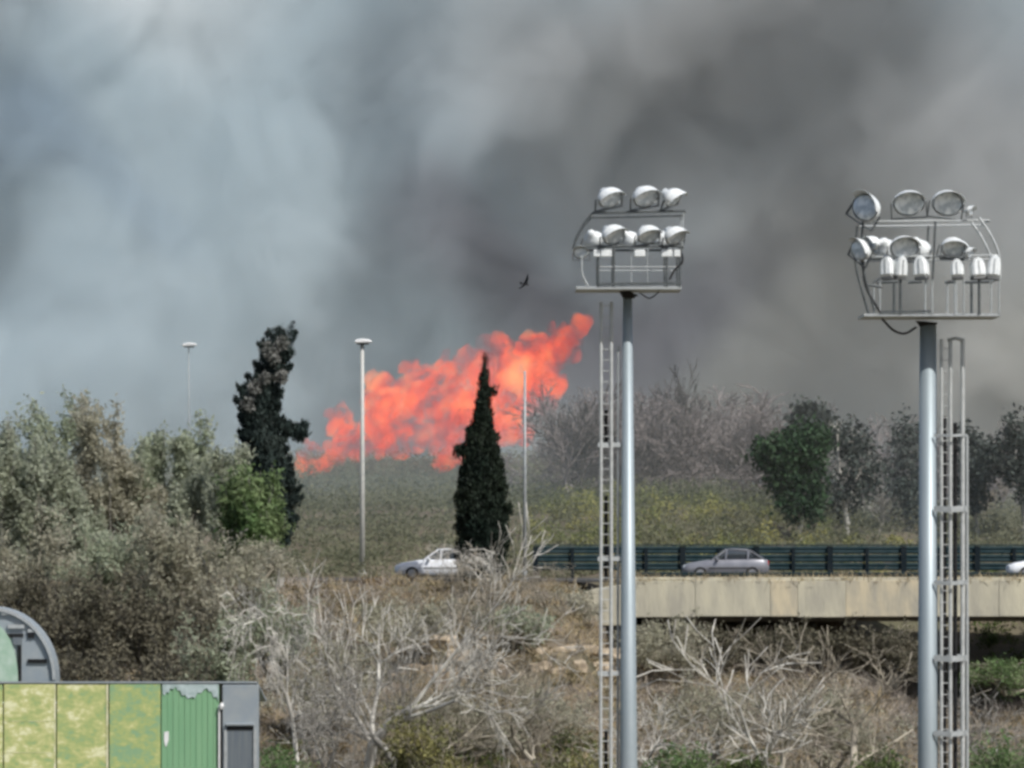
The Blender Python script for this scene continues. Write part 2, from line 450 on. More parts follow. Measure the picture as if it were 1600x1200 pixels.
# ------------------------------------------------------------------ guard rail beyond the traffic
M['rail'] = material('rail_steel', (0.013, 0.032, 0.038), (0.030, 0.050, 0.055), scale=2.0, rough=0.75, spec=0.15)
M['rail_post'] = material('rail_post', (0.008, 0.014, 0.018), (0.014, 0.02, 0.024), rough=0.8, spec=0.1)
DG = 255.4
gr = empty('guard_rail', (P(835, 0, DG).x, DG, ZR))
tag(gr, 'dark blue green steel guard rail along the far edge of the road', 'guard rail')
gx0 = gr.location.x
gl = P(1700, 0, DG).x - gx0
def wbeam(z, h):
    prof = [(0, -h / 2), (-0.05, -h * .36), (-0.05, -h * .16), (0.0, 0.0), (-0.05, h * .16), (-0.05, h * .36), (0, h / 2)]
    b = MB(); n = len(prof); vs = []
    for x in (0, gl):
        for (y, zz) in prof: vs.append((x, y, z + zz))
        for (y, zz) in reversed(prof): vs.append((x, y + 0.03, z + zz))
    k = 2 * n
    b.add(vs, [(i, (i + 1) % k, k + (i + 1) % k, k + i) for i in range(k)] + [tuple(range(k)), tuple(range(2 * k - 1, k - 1, -1))])
    return b
for zz in (0.56, 0.96, 1.36): wbeam(zz, 0.36).build('beam', M['rail'], gr)
MB().tube([(0, 0, 1.60), (gl, 0, 1.60)], 0.035, 6).build('handrail', M['rail'], gr)
for i in range(int(gl / 1.78) + 1):
    MB().box((0.06 + i * 1.78, -0.12, 0.72), (0.16 if i % 2 else 0.26, 0.16, 1.5 if i % 2 else 1.66)).build('post', M['rail_post'], gr)

# low crash rail on the near edge of the bridge
NG = 246.35
nr = empty('crash_rail', (P(1002, 0, NG).x, NG, ZR)); tag(nr, 'low dark steel crash rail on the near edge of the bridge', 'guard rail')
gl = P(1700, 0, NG).x - nr.location.x
wbeam(0.30, 0.17).build('beam', M['rail'], nr)
for i in range(int(gl / 2.2) + 1):
    MB().box((0.1 + i * 2.2, 0.1, 0.19), (0.12, 0.12, 0.42)).build('post', M['rail_post'], nr)

# ------------------------------------------------------------------ street lamps
M['galv'] = material('galvanised', (0.38, 0.40, 0.40), (0.30, 0.32, 0.33), scale=6, rough=0.55, metal=0.3)
M['galv_pale'] = material('galvanised_pale', (0.52, 0.52, 0.48), (0.44, 0.44, 0.42), scale=6, rough=0.6, metal=0.1)
M['white'] = material('white_paint', (0.80, 0.80, 0.79), (0.70, 0.70, 0.69), scale=5, rough=0.35, spec=0.5)
M['black'] = material('black_rubber', (0.012, 0.012, 0.014), (0.02, 0.02, 0.02), scale=5, rough=0.8)
M['lens'] = material('lamp_lens', (0.86, 0.90, 0.92), (0.48, 0.54, 0.58), scale=4, rough=0.18, spec=0.7, lo=.42, hi=.58)
def street_lamp(px, ptop, D, label, r0=0.12, r1=0.07, head=True, mat='galv_pale'):
    t = P(px, ptop, D); zb = float(gz(t.x, D)) - 0.2
    if 244 < D < 258 and abs(t.x) < 60: zb = ZR - 0.05
    e = empty('street_lamp', (t.x, D, zb)); H = t.z - zb
    MB().tube([(0, 0, 0), (0, 0, H * .5), (0, 0, H - 0.05)], [r0, (r0 + r1) / 2, r1], 10).build('pole', M[mat], e, smooth=True)
    MB().tube([(0, 0, 0), (0, 0, 0.5)], [r0 * 1.5, r0 * 1.4], 10).build('base_sleeve', M[mat], e)
    if head:
        MB().tube([(0, 0, H - 0.08), (0.12, -0.1, H + 0.02), (0.25, -0.2, H + 0.06)], 0.05, 8).build('arm', M[mat], e)
        hd = MB()
        prof = [(-0.42, 0.02), (-0.34, 0.13), (0.05, 0.20), (0.40, 0.14), (0.52, 0.03), (0.40, -0.02), (-0.30, -0.04)]
        hd.prism(prof, -0.24, 0.16)
        h = hd.build('lamp_head', M['white'], e, loc=(0.0, -0.1, H + 0.02), bevel=0.05)
        MB().box((0.03, -0.04, -0.065), (0.6, 0.26, 0.06)).build('lamp_glass', M['black'], h, bevel=0.02)
    tag(e, label, 'street lamp', 'road lighting columns')
    return e
street_lamp(295, 541, 300, 'pale street lamp barely seen in smoke left of the ragged cypress', 0.05, 0.035, True, 'galv')
street_lamp(566, 536, 262, 'tall street lamp with white head standing in front of the left flames', 0.15, 0.09)
street_lamp(820, 578, 245.6, 'slender grey column without a lamp head right of the tall cypress', 0.10, 0.055, False, 'galv')

# ------------------------------------------------------------------ cars
M['car_white'] = material('car_white', (0.88, 0.90, 0.92), (0.84, 0.86, 0.89), scale=2, rough=0.25, spec=0.6)
M['car_grey'] = material('car_grey', (0.27, 0.275, 0.30), (0.22, 0.225, 0.25), scale=2, rough=0.3, metal=0.3, spec=0.6)
M['glass'] = material('car_glass', (0.03, 0.04, 0.05), (0.05, 0.06, 0.07), scale=2, rough=0.06, spec=0.9)
M['rim'] = material('wheel_rim', (0.42, 0.42, 0.44), (0.3, 0.3, 0.32), scale=6, rough=0.4, metal=0.7)
M['red_lamp'] = material('red_lamp', (0.35, 0.02, 0.02), rough=0.2, spec=0.6)
def loft(sections, mat, name, parent, smooth=True, bevel=0.0):
    """sections: (x, half width, z low, z high, round) closed rings along the car"""
    b = MB(); vs = []; k = 12
    for (x, w, z0, z1, rd) in sections:
        ring = [(-w * (1 - rd * .5), z0), (-w, z0 + rd * .35 * (z1 - z0)), (-w, z0 + (z1 - z0) * .55), (-w * .985, z1 - rd * .25 * (z1 - z0)), (-w * .93, z1 - rd * .06), (-w * .5, z1),
                (w * .5, z1), (w * .93, z1 - rd * .06), (w * .985, z1 - rd * .25 * (z1 - z0)), (w, z0 + (z1 - z0) * .55), (w, z0 + rd * .35 * (z1 - z0)), (w * (1 - rd * .5), z0)]
        vs += [(x, y, z) for y, z in ring]
    n = len(sections); fs = []
    for i in range(n - 1):
        for j in range(k):
            fs.append((i * k + j, i * k + (j + 1) % k, (i + 1) * k + (j + 1) % k, (i + 1) * k + j))
    fs += [tuple(range(k)), tuple(range((n - 1) * k, n * k))]
    b.add(vs, fs)
    return b.build(name, mat, parent, smooth=smooth)
def car(px_nose, D, label, paint, hatch=True, L=4.35, H=1.46):
    """nose to the left (-x); origin on the road under the middle"""
    x = P(px_nose, 0, D).x + L / 2
    e = empty('car', (x, D, ZR + 0.012)); h = L / 2
    loft([(-h, .62, .42, .62, .6), (-h + .08, .76, .26, .70, .5), (-h + .35, .84, .20, .80, .4), (-h + .95, .87, .20, .90, .35), (-h + 1.35, .88, .20, .96, .3), (0, .89, .2, .97, .3),
          (h - .9, .89, .2, .99, .3), (h - .35, .87, .22, 1.0, .4), (h - .08, .80, .30, .96, .5), (h, .70, .42, .84, .6)], M[paint], 'body', e)
    r0 = h - (.28 if hatch else .75)
    wm = loft([(-h + 1.28, .80, .90, .94, .2), (-h + 1.75, .74, .92, 1.28, .3), (-h + 2.05, .70, .92, H - .03, .4), (0.35, .69, .92, H, .4), (r0 - .75, .68, .92, H - .04, .4), (r0 - .2, .70, .92, H - .25, .3), (r0 + .1, .78, .92, 1.0, .2)], M['glass'], 'windows', e)
    loft([(-h + 2.0, .655, H - .065, H - .008, .3), (-h + 2.3, .685, H - .06, H + .012, .3), (0.35, .70, H - .06, H + .022, .3), (r0 - .75, .69, H - .09, H - .015, .3), (r0 - .5, .675, H - .17, H - .10, .3)], M[paint], 'roof', e)
    for s in (-1, 1):
        for (xa, za, xb, zb) in ((-h + 1.36, .93, -h + 2.06, H - .03), (-.02, .95, .04, H - .01), (r0 - .72, .96, r0 - .70, H - .06), (r0 + .03, .97, r0 - .52, H - .13)):
            MB().bar((xa, s * .835, za), (xb, s * .70, zb), .07, .06).build('pillar', M[paint], e)
        MB().box((-h + 1.62, s * .97, .98), (.14, .2, .13)).build('mirror', M[paint], e, bevel=.03)
        MB().box((-h + .12, s * .60, .62), (.16, .30, .13)).build('headlight', M['lens'], e, bevel=.03)
        MB().box((h - .07, s * .66, .80), (.12, .22, .24)).build('tail_light', M['red_lamp'], e, bevel=.03)
        for xw in (-h + .82, h - .80):
            w = MB().tube([(xw, s * .72, .31), (xw, s * .92, .31)], .31, 20).build('wheel', M['black'], e, smooth=False)
            MB().tube([(xw, s * .905, .31), (xw, s * .935, .31)], .20, 14).build('rim', M['rim'], w)
        MB().box((.15, s * .893, .56), (1.9, .012, .05)).build('trim_strip', M['black'], e)
    MB().box((0, 0, .21), (L - .9, 1.5, .12)).build('sill', M['black'], e)
    tag(e, label, 'car', 'cars on the bridge road')
    return e
car(617, 248.6, 'white car half hidden behind the bare tree under the tall cypress', 'car_white', False)
car(1066, 248.2, 'grey hatchback driving left beside the guard rail', 'car_grey', True, L=4.05)
car(1573, 248.6, 'white car entering at the right edge, only its nose in view', 'car_white', True)

# ------------------------------------------------------------------ floodlight masts
M['steel'] = material('mast_steel', (0.36, 0.41, 0.43), (0.30, 0.35, 0.37), scale=2.5, rough=0.5, metal=0.35, stretch=(1, 1, 0.15), bump=0.05)
M['frame_dark'] = material('frame_dark', (0.07, 0.08, 0.085), (0.11, 0.12, 0.12), scale=8, rough=0.6, metal=0.2)
M['frame_pale'] = material('frame_pale', (0.44, 0.46, 0.46), (0.36, 0.38, 0.38), scale=8, rough=0.5, metal=0.3)
M['housing'] = material('lamp_housing', (0.78, 0.80, 0.79), (0.66, 0.69, 0.69), scale=7, rough=0.35, spec=0.5)
M['visor'] = material('lamp_visor', (0.14, 0.15, 0.15), (0.2, 0.2, 0.2), scale=7, rough=0.45, metal=0.3)
M['ladder'] = material('ladder_metal', (0.50, 0.515, 0.50), (0.40, 0.41, 0.40), scale=6, rough=0.55, metal=0.15)
def lathe(prof, k=20, sx=1.0, sz=1.0):
    """profile (radius, y) turned round the y axis"""
    b = MB(); vs = []
    for (r, y) in prof:
        for j in range(k):
            a = 2 * math.pi * j / k; vs.append((sx * r * math.cos(a), y, sz * r * math.sin(a)))
    n = len(prof)
    fs = [(i * k + j, i * k + (j + 1) % k, (i + 1) * k + (j + 1) % k, (i + 1) * k + j) for i in range(n - 1) for j in range(k)]
    fs.append(tuple(range((n - 1) * k, n * k))); 
    b.add(vs, fs); return b
FLOOD = {}
def floodlight(parent, loc, size, yaw, pitch, roll=0.0, back=False):
    """glass looks along -y before turning; yaw about z, pitch tips it down"""
    if not FLOOD:
        FLOOD['h'] = lathe([(0.50, 0.0), (0.51, 0.03), (0.47, 0.16), (0.36, 0.32), (0.20, 0.42), (0.17, 0.60), (0.02, 0.62)], 22, 1.0, 0.82)
        FLOOD['g'] = lathe([(0.02, -0.05), (0.25, -0.045), (0.42, -0.02), (0.46, 0.02)], 22, 1.0, 0.82)
        v = MB(); k = 11; vs = []
        for (r, y) in ((0.50, 0.02), (0.56, -0.34), (0.545, -0.34), (0.485, 0.02)):
            for j in range(k):
                a = math.radians(15 + 150 * j / (k - 1)); vs.append((r * math.cos(a), y * (0.45 + 0.55 * math.sin(a)), 0.82 * r * math.sin(a)))
        fs = [(i * k + j, i * k + j + 1, ((i + 1) % 4) * k + j + 1, ((i + 1) % 4) * k + j) for i in range(4) for j in range(k - 1)]
        v.add(vs, fs); FLOOD['v'] = v
        y_ = MB(); y_.bar((-0.55, 0.12, 0), (-0.55, 0.12, -0.5), 0.07, 0.03); y_.bar((0.55, 0.12, 0), (0.55, 0.12, -0.5), 0.07, 0.03); y_.bar((-0.55, 0.12, -0.5), (0.55, 0.12, -0.5), 0.07, 0.03)
        FLOOD['y'] = y_
        FLOOD['b'] = MB().tube([(0.06, -0.075, -0.1), (0.06, -0.06, 0.12)], 0.05, 8)
    if 'mesh' not in FLOOD:
        FLOOD['mesh'] = {}
        for key, nm, mt in (('h', 'housing', 'housing'), ('g', 'glass', 'lens'), ('v', 'visor', 'housing'), ('y', 'bracket', 'frame_dark')):
            o = FLOOD[key].build(nm, M[mt], None, smooth=(key in 'hg')); FLOOD['mesh'][nm] = o.data
            bpy.data.objects.remove(o)
    yaw += random.uniform(-6, 6); pitch += random.uniform(-4, 4)
    root = mesh_obj('floodlight', FLOOD['mesh']['housing'], None, parent, loc)
    root.scale = (size, size, size)
    root.rotation_euler = (math.radians(pitch), math.radians(roll), math.radians(yaw))
    for nm in ('glass', 'visor', 'bracket'):
        mesh_obj(nm, FLOOD['mesh'][nm], None, root)
    return root

def mast(px, D, label, spec):
    base = P(px, 0, D); zb = float(gz(base.x, D)) - 0.1
    e = empty('floodlight_mast', (base.x, D, zb))
    tag(e, label, 'floodlight mast', 'sports ground floodlight masts')
    O = Vector((base.x, D, zb))
    def Q(x, y, dy=0.0):
        return Vector(((x - 800) / F * D, D + dy, ZC + (HZ - y) / F * D)) - O
    s = 1.0 / F * D                                   # metres in one photo pixel at the mast
    spec(e, Q, s)
    return e

def sag(pts):
    """rounds off a bent line of points"""
    if len(pts) < 3: return pts
    q = [pts[0] * 2 - pts[1]] + pts + [pts[-1] * 2 - pts[-2]]; out = []
    for i in range(1, len(q) - 2):
        for k in range(5):
            t = k / 5.0
            out.append(0.5 * (2 * q[i] + (q[i + 1] - q[i - 1]) * t + (2 * q[i - 1] - 5 * q[i] + 4 * q[i + 1] - q[i + 2]) * t * t + (3 * q[i] - q[i - 1] - 3 * q[i + 1] + q[i + 2]) * t ** 3))
    return out + [pts[-1]]
def mast_one(e, Q, s):
    zt = Q(0, 460).z
    zl = Q(0, 1200).z
    MB().tube([(0.0, 0, 0), (0, 0, zl), (-0.03, 0, zt)], [15 * s, 14 * s, 7.2 * s], 20).build('pole', M['steel'], e, smooth=True)
    MB().tube([(0, 0, 0), (0, 0, 0.12)], [34 * s, 34 * s], 16).build('base_flange', M['steel'], e)
    MB().tube([Q(982, 466), Q(982, 458), Q(984, 455)], [9 * s, 15 * s, 16 * s], 14).build('collar', M['black'], e)
    # ladder beside the pole
    la = MB().tube([Q(939, 472, -.1), Q(939, 800, -.1), Q(938, 1500, -.1)], 2.5 * s, 8).build('ladder_rail', M['ladder'], e)
    MB().tube([Q(955, 472, -.1), Q(955, 800, -.1), Q(954, 1500, -.1)], 2.7 * s, 8).build('ladder_rail', M['ladder'], e)
    for ya, yb in ((640, 700), (775, 905), (1140, 1500)): MB().tube([Q(947, ya, .15), Q(947, yb, .15)], 3.0 * s, 6).build('black_tube', M['black'], e)  # black tubes fill the dark gap between the ladder rails
    MB().tube([Q(966, 540, .1), Q(965, 1500, .1)], 2.2 * s, 6).build('cable', M['frame_pale'], e)
    for k in range(44):
        y = 478 + k * 17.0
        MB().tube([Q(939, y, -.1), Q(955, y, -.1)], 0.7 * s, 5).build('rung', M['ladder'], e)
    for y in (695, 873, 1052):
        MB().bar(Q(934, y, -.1), Q(974, y, .05), 4 * s, 7 * s).build('bracket', M['frame_pale'], e)
    # platform
    d = 1.25
    MB().box(Q(981, 452.5), (164 * s, 2 * d, 5 * s)).build('platform', M['frame_pale'], e, bevel=0.01)
    for yy in (447,):
        MB().bar(Q(935, yy, -d), Q(1063, yy - 2, -d), 3.5 * s).build('toe_rail', M['frame_dark'], e)
    def rail(pts, w=3.2, mat='frame_dark', name='frame_rail'):
        MB().tube(sag([Q(*p) for p in pts]), w * s / 2, 6).build(name, M[mat], e)
    for dy in (-d, d):
        for x in (934, 958, 1040, 1060): rail([(x, 450, dy), (x, 388, dy)], 3.6, name='upright')
        rail([(905, 388, dy), (1066, 388, dy)], 4.2)
        rail([(925, 336, dy), (1069, 333, dy)], 4.6)
        rail([(925, 336, dy), (912, 352, dy), (900, 374, dy), (896, 386, dy)], 3.6)
        rail([(1066, 334, dy), (1064, 388, dy)], 2.4, 'frame_pale', 'upright')
        rail([(934, 420, dy), (1060, 420, dy)], 2.0, 'frame_pale')
    for x in (985, 1010): rail([(x, 450, -d), (x, 390, -d)], 1.6, 'frame_pale', 'upright')
    for x, y in ((905, 388), (1066, 388), (925, 336), (1069, 333), (934, 450), (1060, 450)): rail([(x, y, -d), (x, y, d)], 3.0, 'frame_pale')
    rail([(908, 405, -d), (909, 430, -d), (918, 450, -d)], 3.0, 'frame_pale')
    rail([(1062, 395, -d), (1064, 412, -d), (1052, 425, -d), (1044, 440, -d)], 4.0, 'black', 'cable')
    rail([(1000, 458, 0), (1015, 466, 0), (1030, 456, 0)], 2.4, 'black', 'cable')
    for x, y, z, yaw, pt, ro in ((953, 314, 42, 22, 30, -12), (1008, 312, 43, 14, 30, -10), (1052, 314, 38, 44, 32, -16),
                                 (958, 371, 40, 24, 30, -14), (1012, 371, 38, 16, 32, -8), (1054, 373, 38, 34, 34, -12)):
        floodlight(e, Q(x, y, -d - .05), z * s, yaw, pt, ro)
    floodlight(e, Q(907, 398, -d), 24 * s, -10, 10)
    for x in (931, 946, 998, 1040, 1056):
        MB().box(Q(x, 399, -d + .02), ((10 if x in (931, 1056) else 17) * s, .22, 11 * s)).build('ballast_box', M['housing'], e, bevel=0.02)
    for x in (930, 985, 1035):
        floodlight(e, Q(x, 372, d), 34 * s, 150, 40)

def mast_two(e, Q, s):
    zt = Q(0, 508).z
    MB().tube([(0, 0, 0), (0, 0, Q(0, 1200).z), (0, 0, zt)], [16.5 * s, 16 * s, 13 * s], 20).build('pole', M['steel'], e, smooth=True)
    MB().tube([(0, 0, 0), (0, 0, 0.12)], [34 * s, 34 * s], 16).build('base_flange', M['steel'], e)
    MB().tube([Q(1447, 524), Q(1447, 514), Q(1448, 503)], [6 * s, 8 * s, 18 * s], 14).build('collar', M['black'], e)
    # caged ladder on the right of the pole
    for x, w, m_ in ((1470, 2.6, 'ladder'), (1484, 2.9, 'ladder'), (1503, 3.4, 'ladder')):
        MB().tube([Q(x, 530, -.2), Q(x, 800, -.2), Q(x, 1560, -.2)], w * s, 8).build('cage_bar' if x == 1503 else 'ladder_rail', M[m_], e)
    MB().tube([Q(1477, 650, .25), Q(1477, 1560, .25)], 3.4 * s, 6).build('black_tube', M['black'], e)
    MB().tube([Q(1494, 660, .3), Q(1494, 1560, .3)], 3.6 * s, 6).build('black_tube', M['black'], e)
    MB().tube([Q(1513, 680, .5), Q(1514, 1560, .5)], 3.0 * s, 6).build('cage_bar', M['frame_pale'], e)
    MB().tube([Q(1480, 532, -.2), Q(1492, 529, -.3), Q(1504, 532, -.2)], 3.0 * s, 6).build('cage_top', M['frame_pale'], e)
    for k in range(38):
        y = 545 + k * 18.0
        MB().tube([Q(1470, y, -.2), Q(1484, y, -.2)], 0.7 * s, 5).build('rung', M['ladder'], e)
    for y, w in ((680, 4), (795, 9), (910, 6), (1028, 9), (1145, 8)):
        pts = [Q(1458, y, -.28), Q(1484, y + 1, -.42), Q(1503, y, -.34), Q(1511, y, 0.0), Q(1505, y - 1, .35), Q(1462, y, .3)]
        hb = MB()
        for a, b_ in zip(pts[:-1], pts[1:]): hb.bar(a, b_, 0.02, w * s)
        hb.build('cage_hoop', M['frame_pale'], e)
    d = 1.15
    MB().box(Q(1451, 495), (212 * s, 2 * d, 4.5 * s)).build('platform', M['frame_pale'], e, bevel=0.01)
    MB().bar(Q(1372, 490, -d), Q(1450, 489, -d), 3.5 * s).build('toe_rail', M['frame_dark'], e)
    def rail(pts, w=3.2, mat='frame_pale', name='frame_rail'):
        MB().tube(sag([Q(*p) for p in pts]), w * s / 2, 6).build(name, M[mat], e)
    for dy in (-d, d):
        for x in (1370, 1451, 1486, 1500, 1555): rail([(x, 493, dy), (x, 438, dy)], 3.0, 'frame_pale', 'upright')
        for x in (1402, 1524): rail([(x, 493, dy), (x, 437, dy)], 5.0, 'frame_dark', 'upright')
        for x0, x1 in ((1375, 1408), (1424, 1446), (1482, 1498), (1510, 1552)): rail([(x0, 438, dy), (x1, 437, dy)], 6.0, 'frame_dark')
        rail([(1344, 350, dy), (1540, 348, dy)], 3.0, 'frame_pale')
        rail([(1340, 405, dy), (1556, 402, dy)], 3.0, 'frame_pale')
        rail([(1524, 344, dy), (1540, 368, dy), (1554, 400, dy), (1556, 440, dy)], 4.5, 'frame_pale')
        rail([(1344, 350, dy), (1341, 405, dy), (1352, 455, dy), (1362, 488, dy)], 4.0, 'frame_dark')
        rail([(1456, 350, dy), (1452, 440, dy)], 4.0, 'frame_dark', 'upright')
    for x, y in ((1344, 350), (1540, 348), (1340, 405), (1556, 402), (1370, 438), (1555, 438)): rail([(x, y, -d), (x, y, d)], 3.0)
    rail([(1344, 410, -d), (1348, 450, -d), (1368, 486, -d), (1372, 492, -d)], 4.0, 'black', 'cable')
    rail([(1378, 498, 0), (1396, 516, 0), (1414, 521, 0), (1432, 511, 0)], 4.0, 'black', 'cable')
    rail([(1350, 448, -d), (1374, 452, -d)], 4.0, 'frame_dark')
    for x, y, z, yaw, pt, ro in ((1347, 328, 52, -38, -8, 30), (1415, 322, 50, 6, 16, -4), (1475, 322, 50, 10, 14, 6), (1511, 334, 20, 60, 10, 0),
                                 (1338, 394, 40, -50, 0, 30), (1358, 384, 28, -70, 8, 10), (1408, 391, 46, 4, 18, 2), (1484, 391, 40, 8, 24, 8), (1510, 399, 22, 50, 16, 0)):
        floodlight(e, Q(x, y, -d - .05), z * s, yaw, pt, ro)
    # rounded white housings seen from behind
    for x, w in ((1382, 21), (1402, 18), (1434, 22), (1490, 20), (1523, 22), (1545, 20)):
        h = 33 * s; ww = w * s
        oc = [(-ww / 2, 0), (-ww / 2, h * .5)] + [(-ww / 2 * math.cos(math.radians(a)), h * .5 + h * .5 * math.sin(math.radians(a))) for a in range(20, 180, 20)] + [(ww / 2, h * .5), (ww / 2, 0)]
        fo = MB().prism(oc, -0.14, 0.2).build('floodlight', M['housing'], e, loc=Q(x, 436, -d - .04), bevel=0.055)
        fo.rotation_euler = (random.uniform(-.25, .1), random.uniform(-.12, .12), random.uniform(-.5, .5)); fo.scale.z = random.uniform(.85, 1.08)
        MB().box((0, -0.15, h * .45), (ww * .10, .03, h * .7)).build('rib', M['frame_pale'], fo)
        MB().box((0, 0.02, -0.03), (ww * .9, .2, .06)).build('lamp_rim', M['visor'], fo, bevel=0.01)
    for x in (1390, 1440, 1500):
        floodlight(e, Q(x, 388, d), 42 * s, 160, 40)

mast(982, 165.0, 'slender grey floodlight mast with ladder on its left side', mast_one)
mast(1450, 140.0, 'thicker grey floodlight mast with caged ladder on its right side', mast_two)

# ------------------------------------------------------------------ green hut and vaulted shed
def faded_paint(name, amount, seed):
    m = bpy.data.materials.new(name); m.use_nodes = True
    t = m.node_tree; L = t.links; bs = t.nodes['Principled BSDF']; bs.inputs['Roughness'].default_value = 0.85
    tc = nd(t, 'ShaderNodeTexCoord'); mp = nd(t, 'ShaderNodeMapping'); mp.inputs['Location'].default_value = (seed, seed * 2, seed * 3)
    mp.inputs['Scale'].default_value = (1, 1, 1.5)
    L.new(tc.outputs['Object'], mp.inputs['Vector'])
    n1 = nd(t, 'ShaderNodeTexNoise'); n1.inputs['Scale'].default_value = 2.4; n1.inputs['Detail'].default_value = 7; n1.inputs['Roughness'].default_value = 0.62
    L.new(mp.outputs[0], n1.inputs['Vector'])
    n2 = nd(t, 'ShaderNodeTexNoise'); n2.inputs['Scale'].default_value = 9; n2.inputs['Detail'].default_value = 4
    L.new(mp.outputs[0], n2.inputs['Vector'])
    ad = nd(t, 'ShaderNodeMath', operation='MULTIPLY_ADD'); L.new(n2.outputs[0], ad.inputs[0]); ad.inputs[1].default_value = 0.35; L.new(n1.outputs[0], ad.inputs[2])
    cr = nd(t, 'ShaderNodeValToRGB'); e = cr.color_ramp.elements
    o = 0.245 - amount * 0.24
    e[0].position, e[0].color = 0.42 + o, rgb(0.22, 0.36, 0.20)
    e[1].position, e[1].color = 0.80 + o, rgb(0.68, 0.68, 0.43)
    a = e.new(0.56 + o); a.color = rgb(0.33, 0.40, 0.15)
    a = e.new(0.68 + o); a.color = rgb(0.48, 0.49, 0.21)
    L.new(ad.outputs[0], cr.inputs['Fac']); L.new(cr.outputs['Color'], bs.inputs['Base Color'])
    bp = nd(t, 'ShaderNodeBump'); bp.inputs['Strength'].default_value = 0.3; bp.inputs['Distance'].default_value = 0.02
    L.new(ad.outputs[0], bp.inputs['Height']); L.new(bp.outputs['Normal'], bs.inputs['Normal'])
    return m
M['green'] = material('green_paint', (0.17, 0.34, 0.19), (0.20, 0.37, 0.21), scale=1.5, rough=0.75, stretch=(6, 1, 0.4))
M['bare_metal'] = material('bare_metal', (0.44, 0.52, 0.52), (0.30, 0.38, 0.37), scale=8, rough=0.6)
M['cream'] = material('cream_edge', (0.70, 0.68, 0.47), (0.45, 0.47, 0.22), scale=5, rough=0.85, detail=7)
M['seam'] = material('panel_seam', (0.36, 0.40, 0.17), (0.66, 0.65, 0.42), scale=6, rough=0.9)
M['green_pale'] = material('green_pale', (0.26, 0.40, 0.29), (0.42, 0.52, 0.44), scale=3, rough=0.85)
M['grey_plate'] = material('grey_plate', (0.26, 0.30, 0.33), (0.31, 0.34, 0.35), scale=3, rough=0.6, metal=0.2)
M['grey_dark'] = material('grey_recess', (0.11, 0.13, 0.15), (0.14, 0.16, 0.17), scale=3, rough=0.7, stretch=(6, 1, .4))
M['void'] = material('dark_gap', (0.012, 0.013, 0.014), rough=0.9)
DH = 115.0
hut = empty('green_hut', (P(180, 0, DH).x, DH, 0)); tag(hut, 'green metal hut with faded yellow panels and grey corner post in the lower left', 'hut')
hx = hut.location.x
def X(px): return P(px, 0, DH).x - hx
def Z(py): return P(0, py, DH).z
zt = Z(1067)
MB().box(((X(-150) + X(341)) / 2, 2.2, (zt - 0.6) / 2), (X(341) - X(-150), 4.0, zt - 0.6)).build('wall', M['green'], hut)
MB().add([(x_, y_, zt + z_) for x_ in (X(-150), X(402)) for (y_, z_) in ((.1, -.01), (.1, .03), (4.3, -.5), (4.3, -.56))], [(0, 1, 2, 3), (4, 7, 6, 5), (0, 4, 5, 1), (1, 5, 6, 2), (2, 6, 7, 3), (3, 7, 4, 0)]).build('roof_sheet', M['grey_plate'], hut)
for i, (a, b_, am) in enumerate(((-150, 3, .9), (5, 85, .95), (88, 168, .8), (170, 250, .40))):
    h0 = 0.0
    MB().box(((X(a) + X(b_)) / 2, 0.16 - 0.012 * (i % 2), (zt - 0.03) / 2), (X(b_) - X(a), 0.07, zt - 0.03)).build('faded_panel', faded_paint('faded_paint_%s' % 'abcd'[i], am, i * 3.7), hut, bevel=0.012)
for k in range(10):
    a = 252 + k * 9.0
    MB().box(((X(a) + X(a + 8.6)) / 2, 0.165 + (0.012 if k % 2 else 0.0), (zt - 0.03) / 2), (X(a + 8.6) - X(a), 0.06, zt - 0.03)).build('rib_panel', M['green'], hut)
for a in (84, 166):
    MB().box((X(a + 1), 0.115, (zt - 0.04) / 2), (X(a + 3) - X(a), 0.014, zt - 0.04)).build('edge_strip', M['cream'], hut)
for (a, b_, y) in ((5, 85, 1127), (5, 85, 1176)):
    MB().box(((X(a) + X(b_)) / 2, 0.113, Z(y)), (X(b_) - X(a), 0.012, 0.014)).build('seam', M['seam'], hut)
# bare metal where the paint has come off under the roof edge
pk = [(253, 1069), (254, 1085), (257, 1087), (259, 1082), (264, 1083), (265, 1076), (271, 1077), (274, 1073), (277, 1079), (281, 1079), (284, 1087), (289, 1086), (293, 1092), (300, 1089), (304, 1091), (308, 1083), (314, 1083), (318, 1078), (323, 1075), (326, 1081), (330, 1081), (333, 1090), (338, 1089), (341, 1096), (341, 1069)]
MB().prism([(X(a), Z(b_)) for a, b_ in pk], 0.118, 0.124).build('bare_patch', M['bare_metal'], hut)
pk = [(256, 1144), (263, 1143), (263, 1156), (259, 1168), (256, 1160)]
MB().prism([(X(a), Z(b_)) for a, b_ in pk], 0.118, 0.124).build('bare_patch', M['white'], hut)
# grey corner post with its recess
post = MB().box(((X(347) + X(403)) / 2, 0.35, zt / 2 - 0.02), (X(403) - X(347), 0.5, zt - 0.05)).build('corner_post', M['grey_plate'], hut, bevel=0.012)
rz0 = Z(1141)
MB().box(((X(356) + X(394)) / 2, 0.093, rz0 / 2), (X(394) - X(356), 0.012, rz0)).build('recess_panel', M['grey_dark'], post)
MB().box(((X(354) + X(396)) / 2, 0.085, Z(1138.5)), (X(396) - X(354), 0.02, 0.075)).build('slot_shade', M['void'], post)  # black strip paints the shadow at the top of the recess
MB().box(((X(352) + X(397)) / 2, 0.06, Z(1132)), (X(397) - X(352), 0.09, 0.05)).build('lip', M['grey_plate'], post, bevel=0.01)
MB().box(((X(396) + X(401)) / 2, 0.07, rz0 / 2), (X(401) - X(396), 0.05, rz0)).build('edge_strip', M['frame_pale'], post)
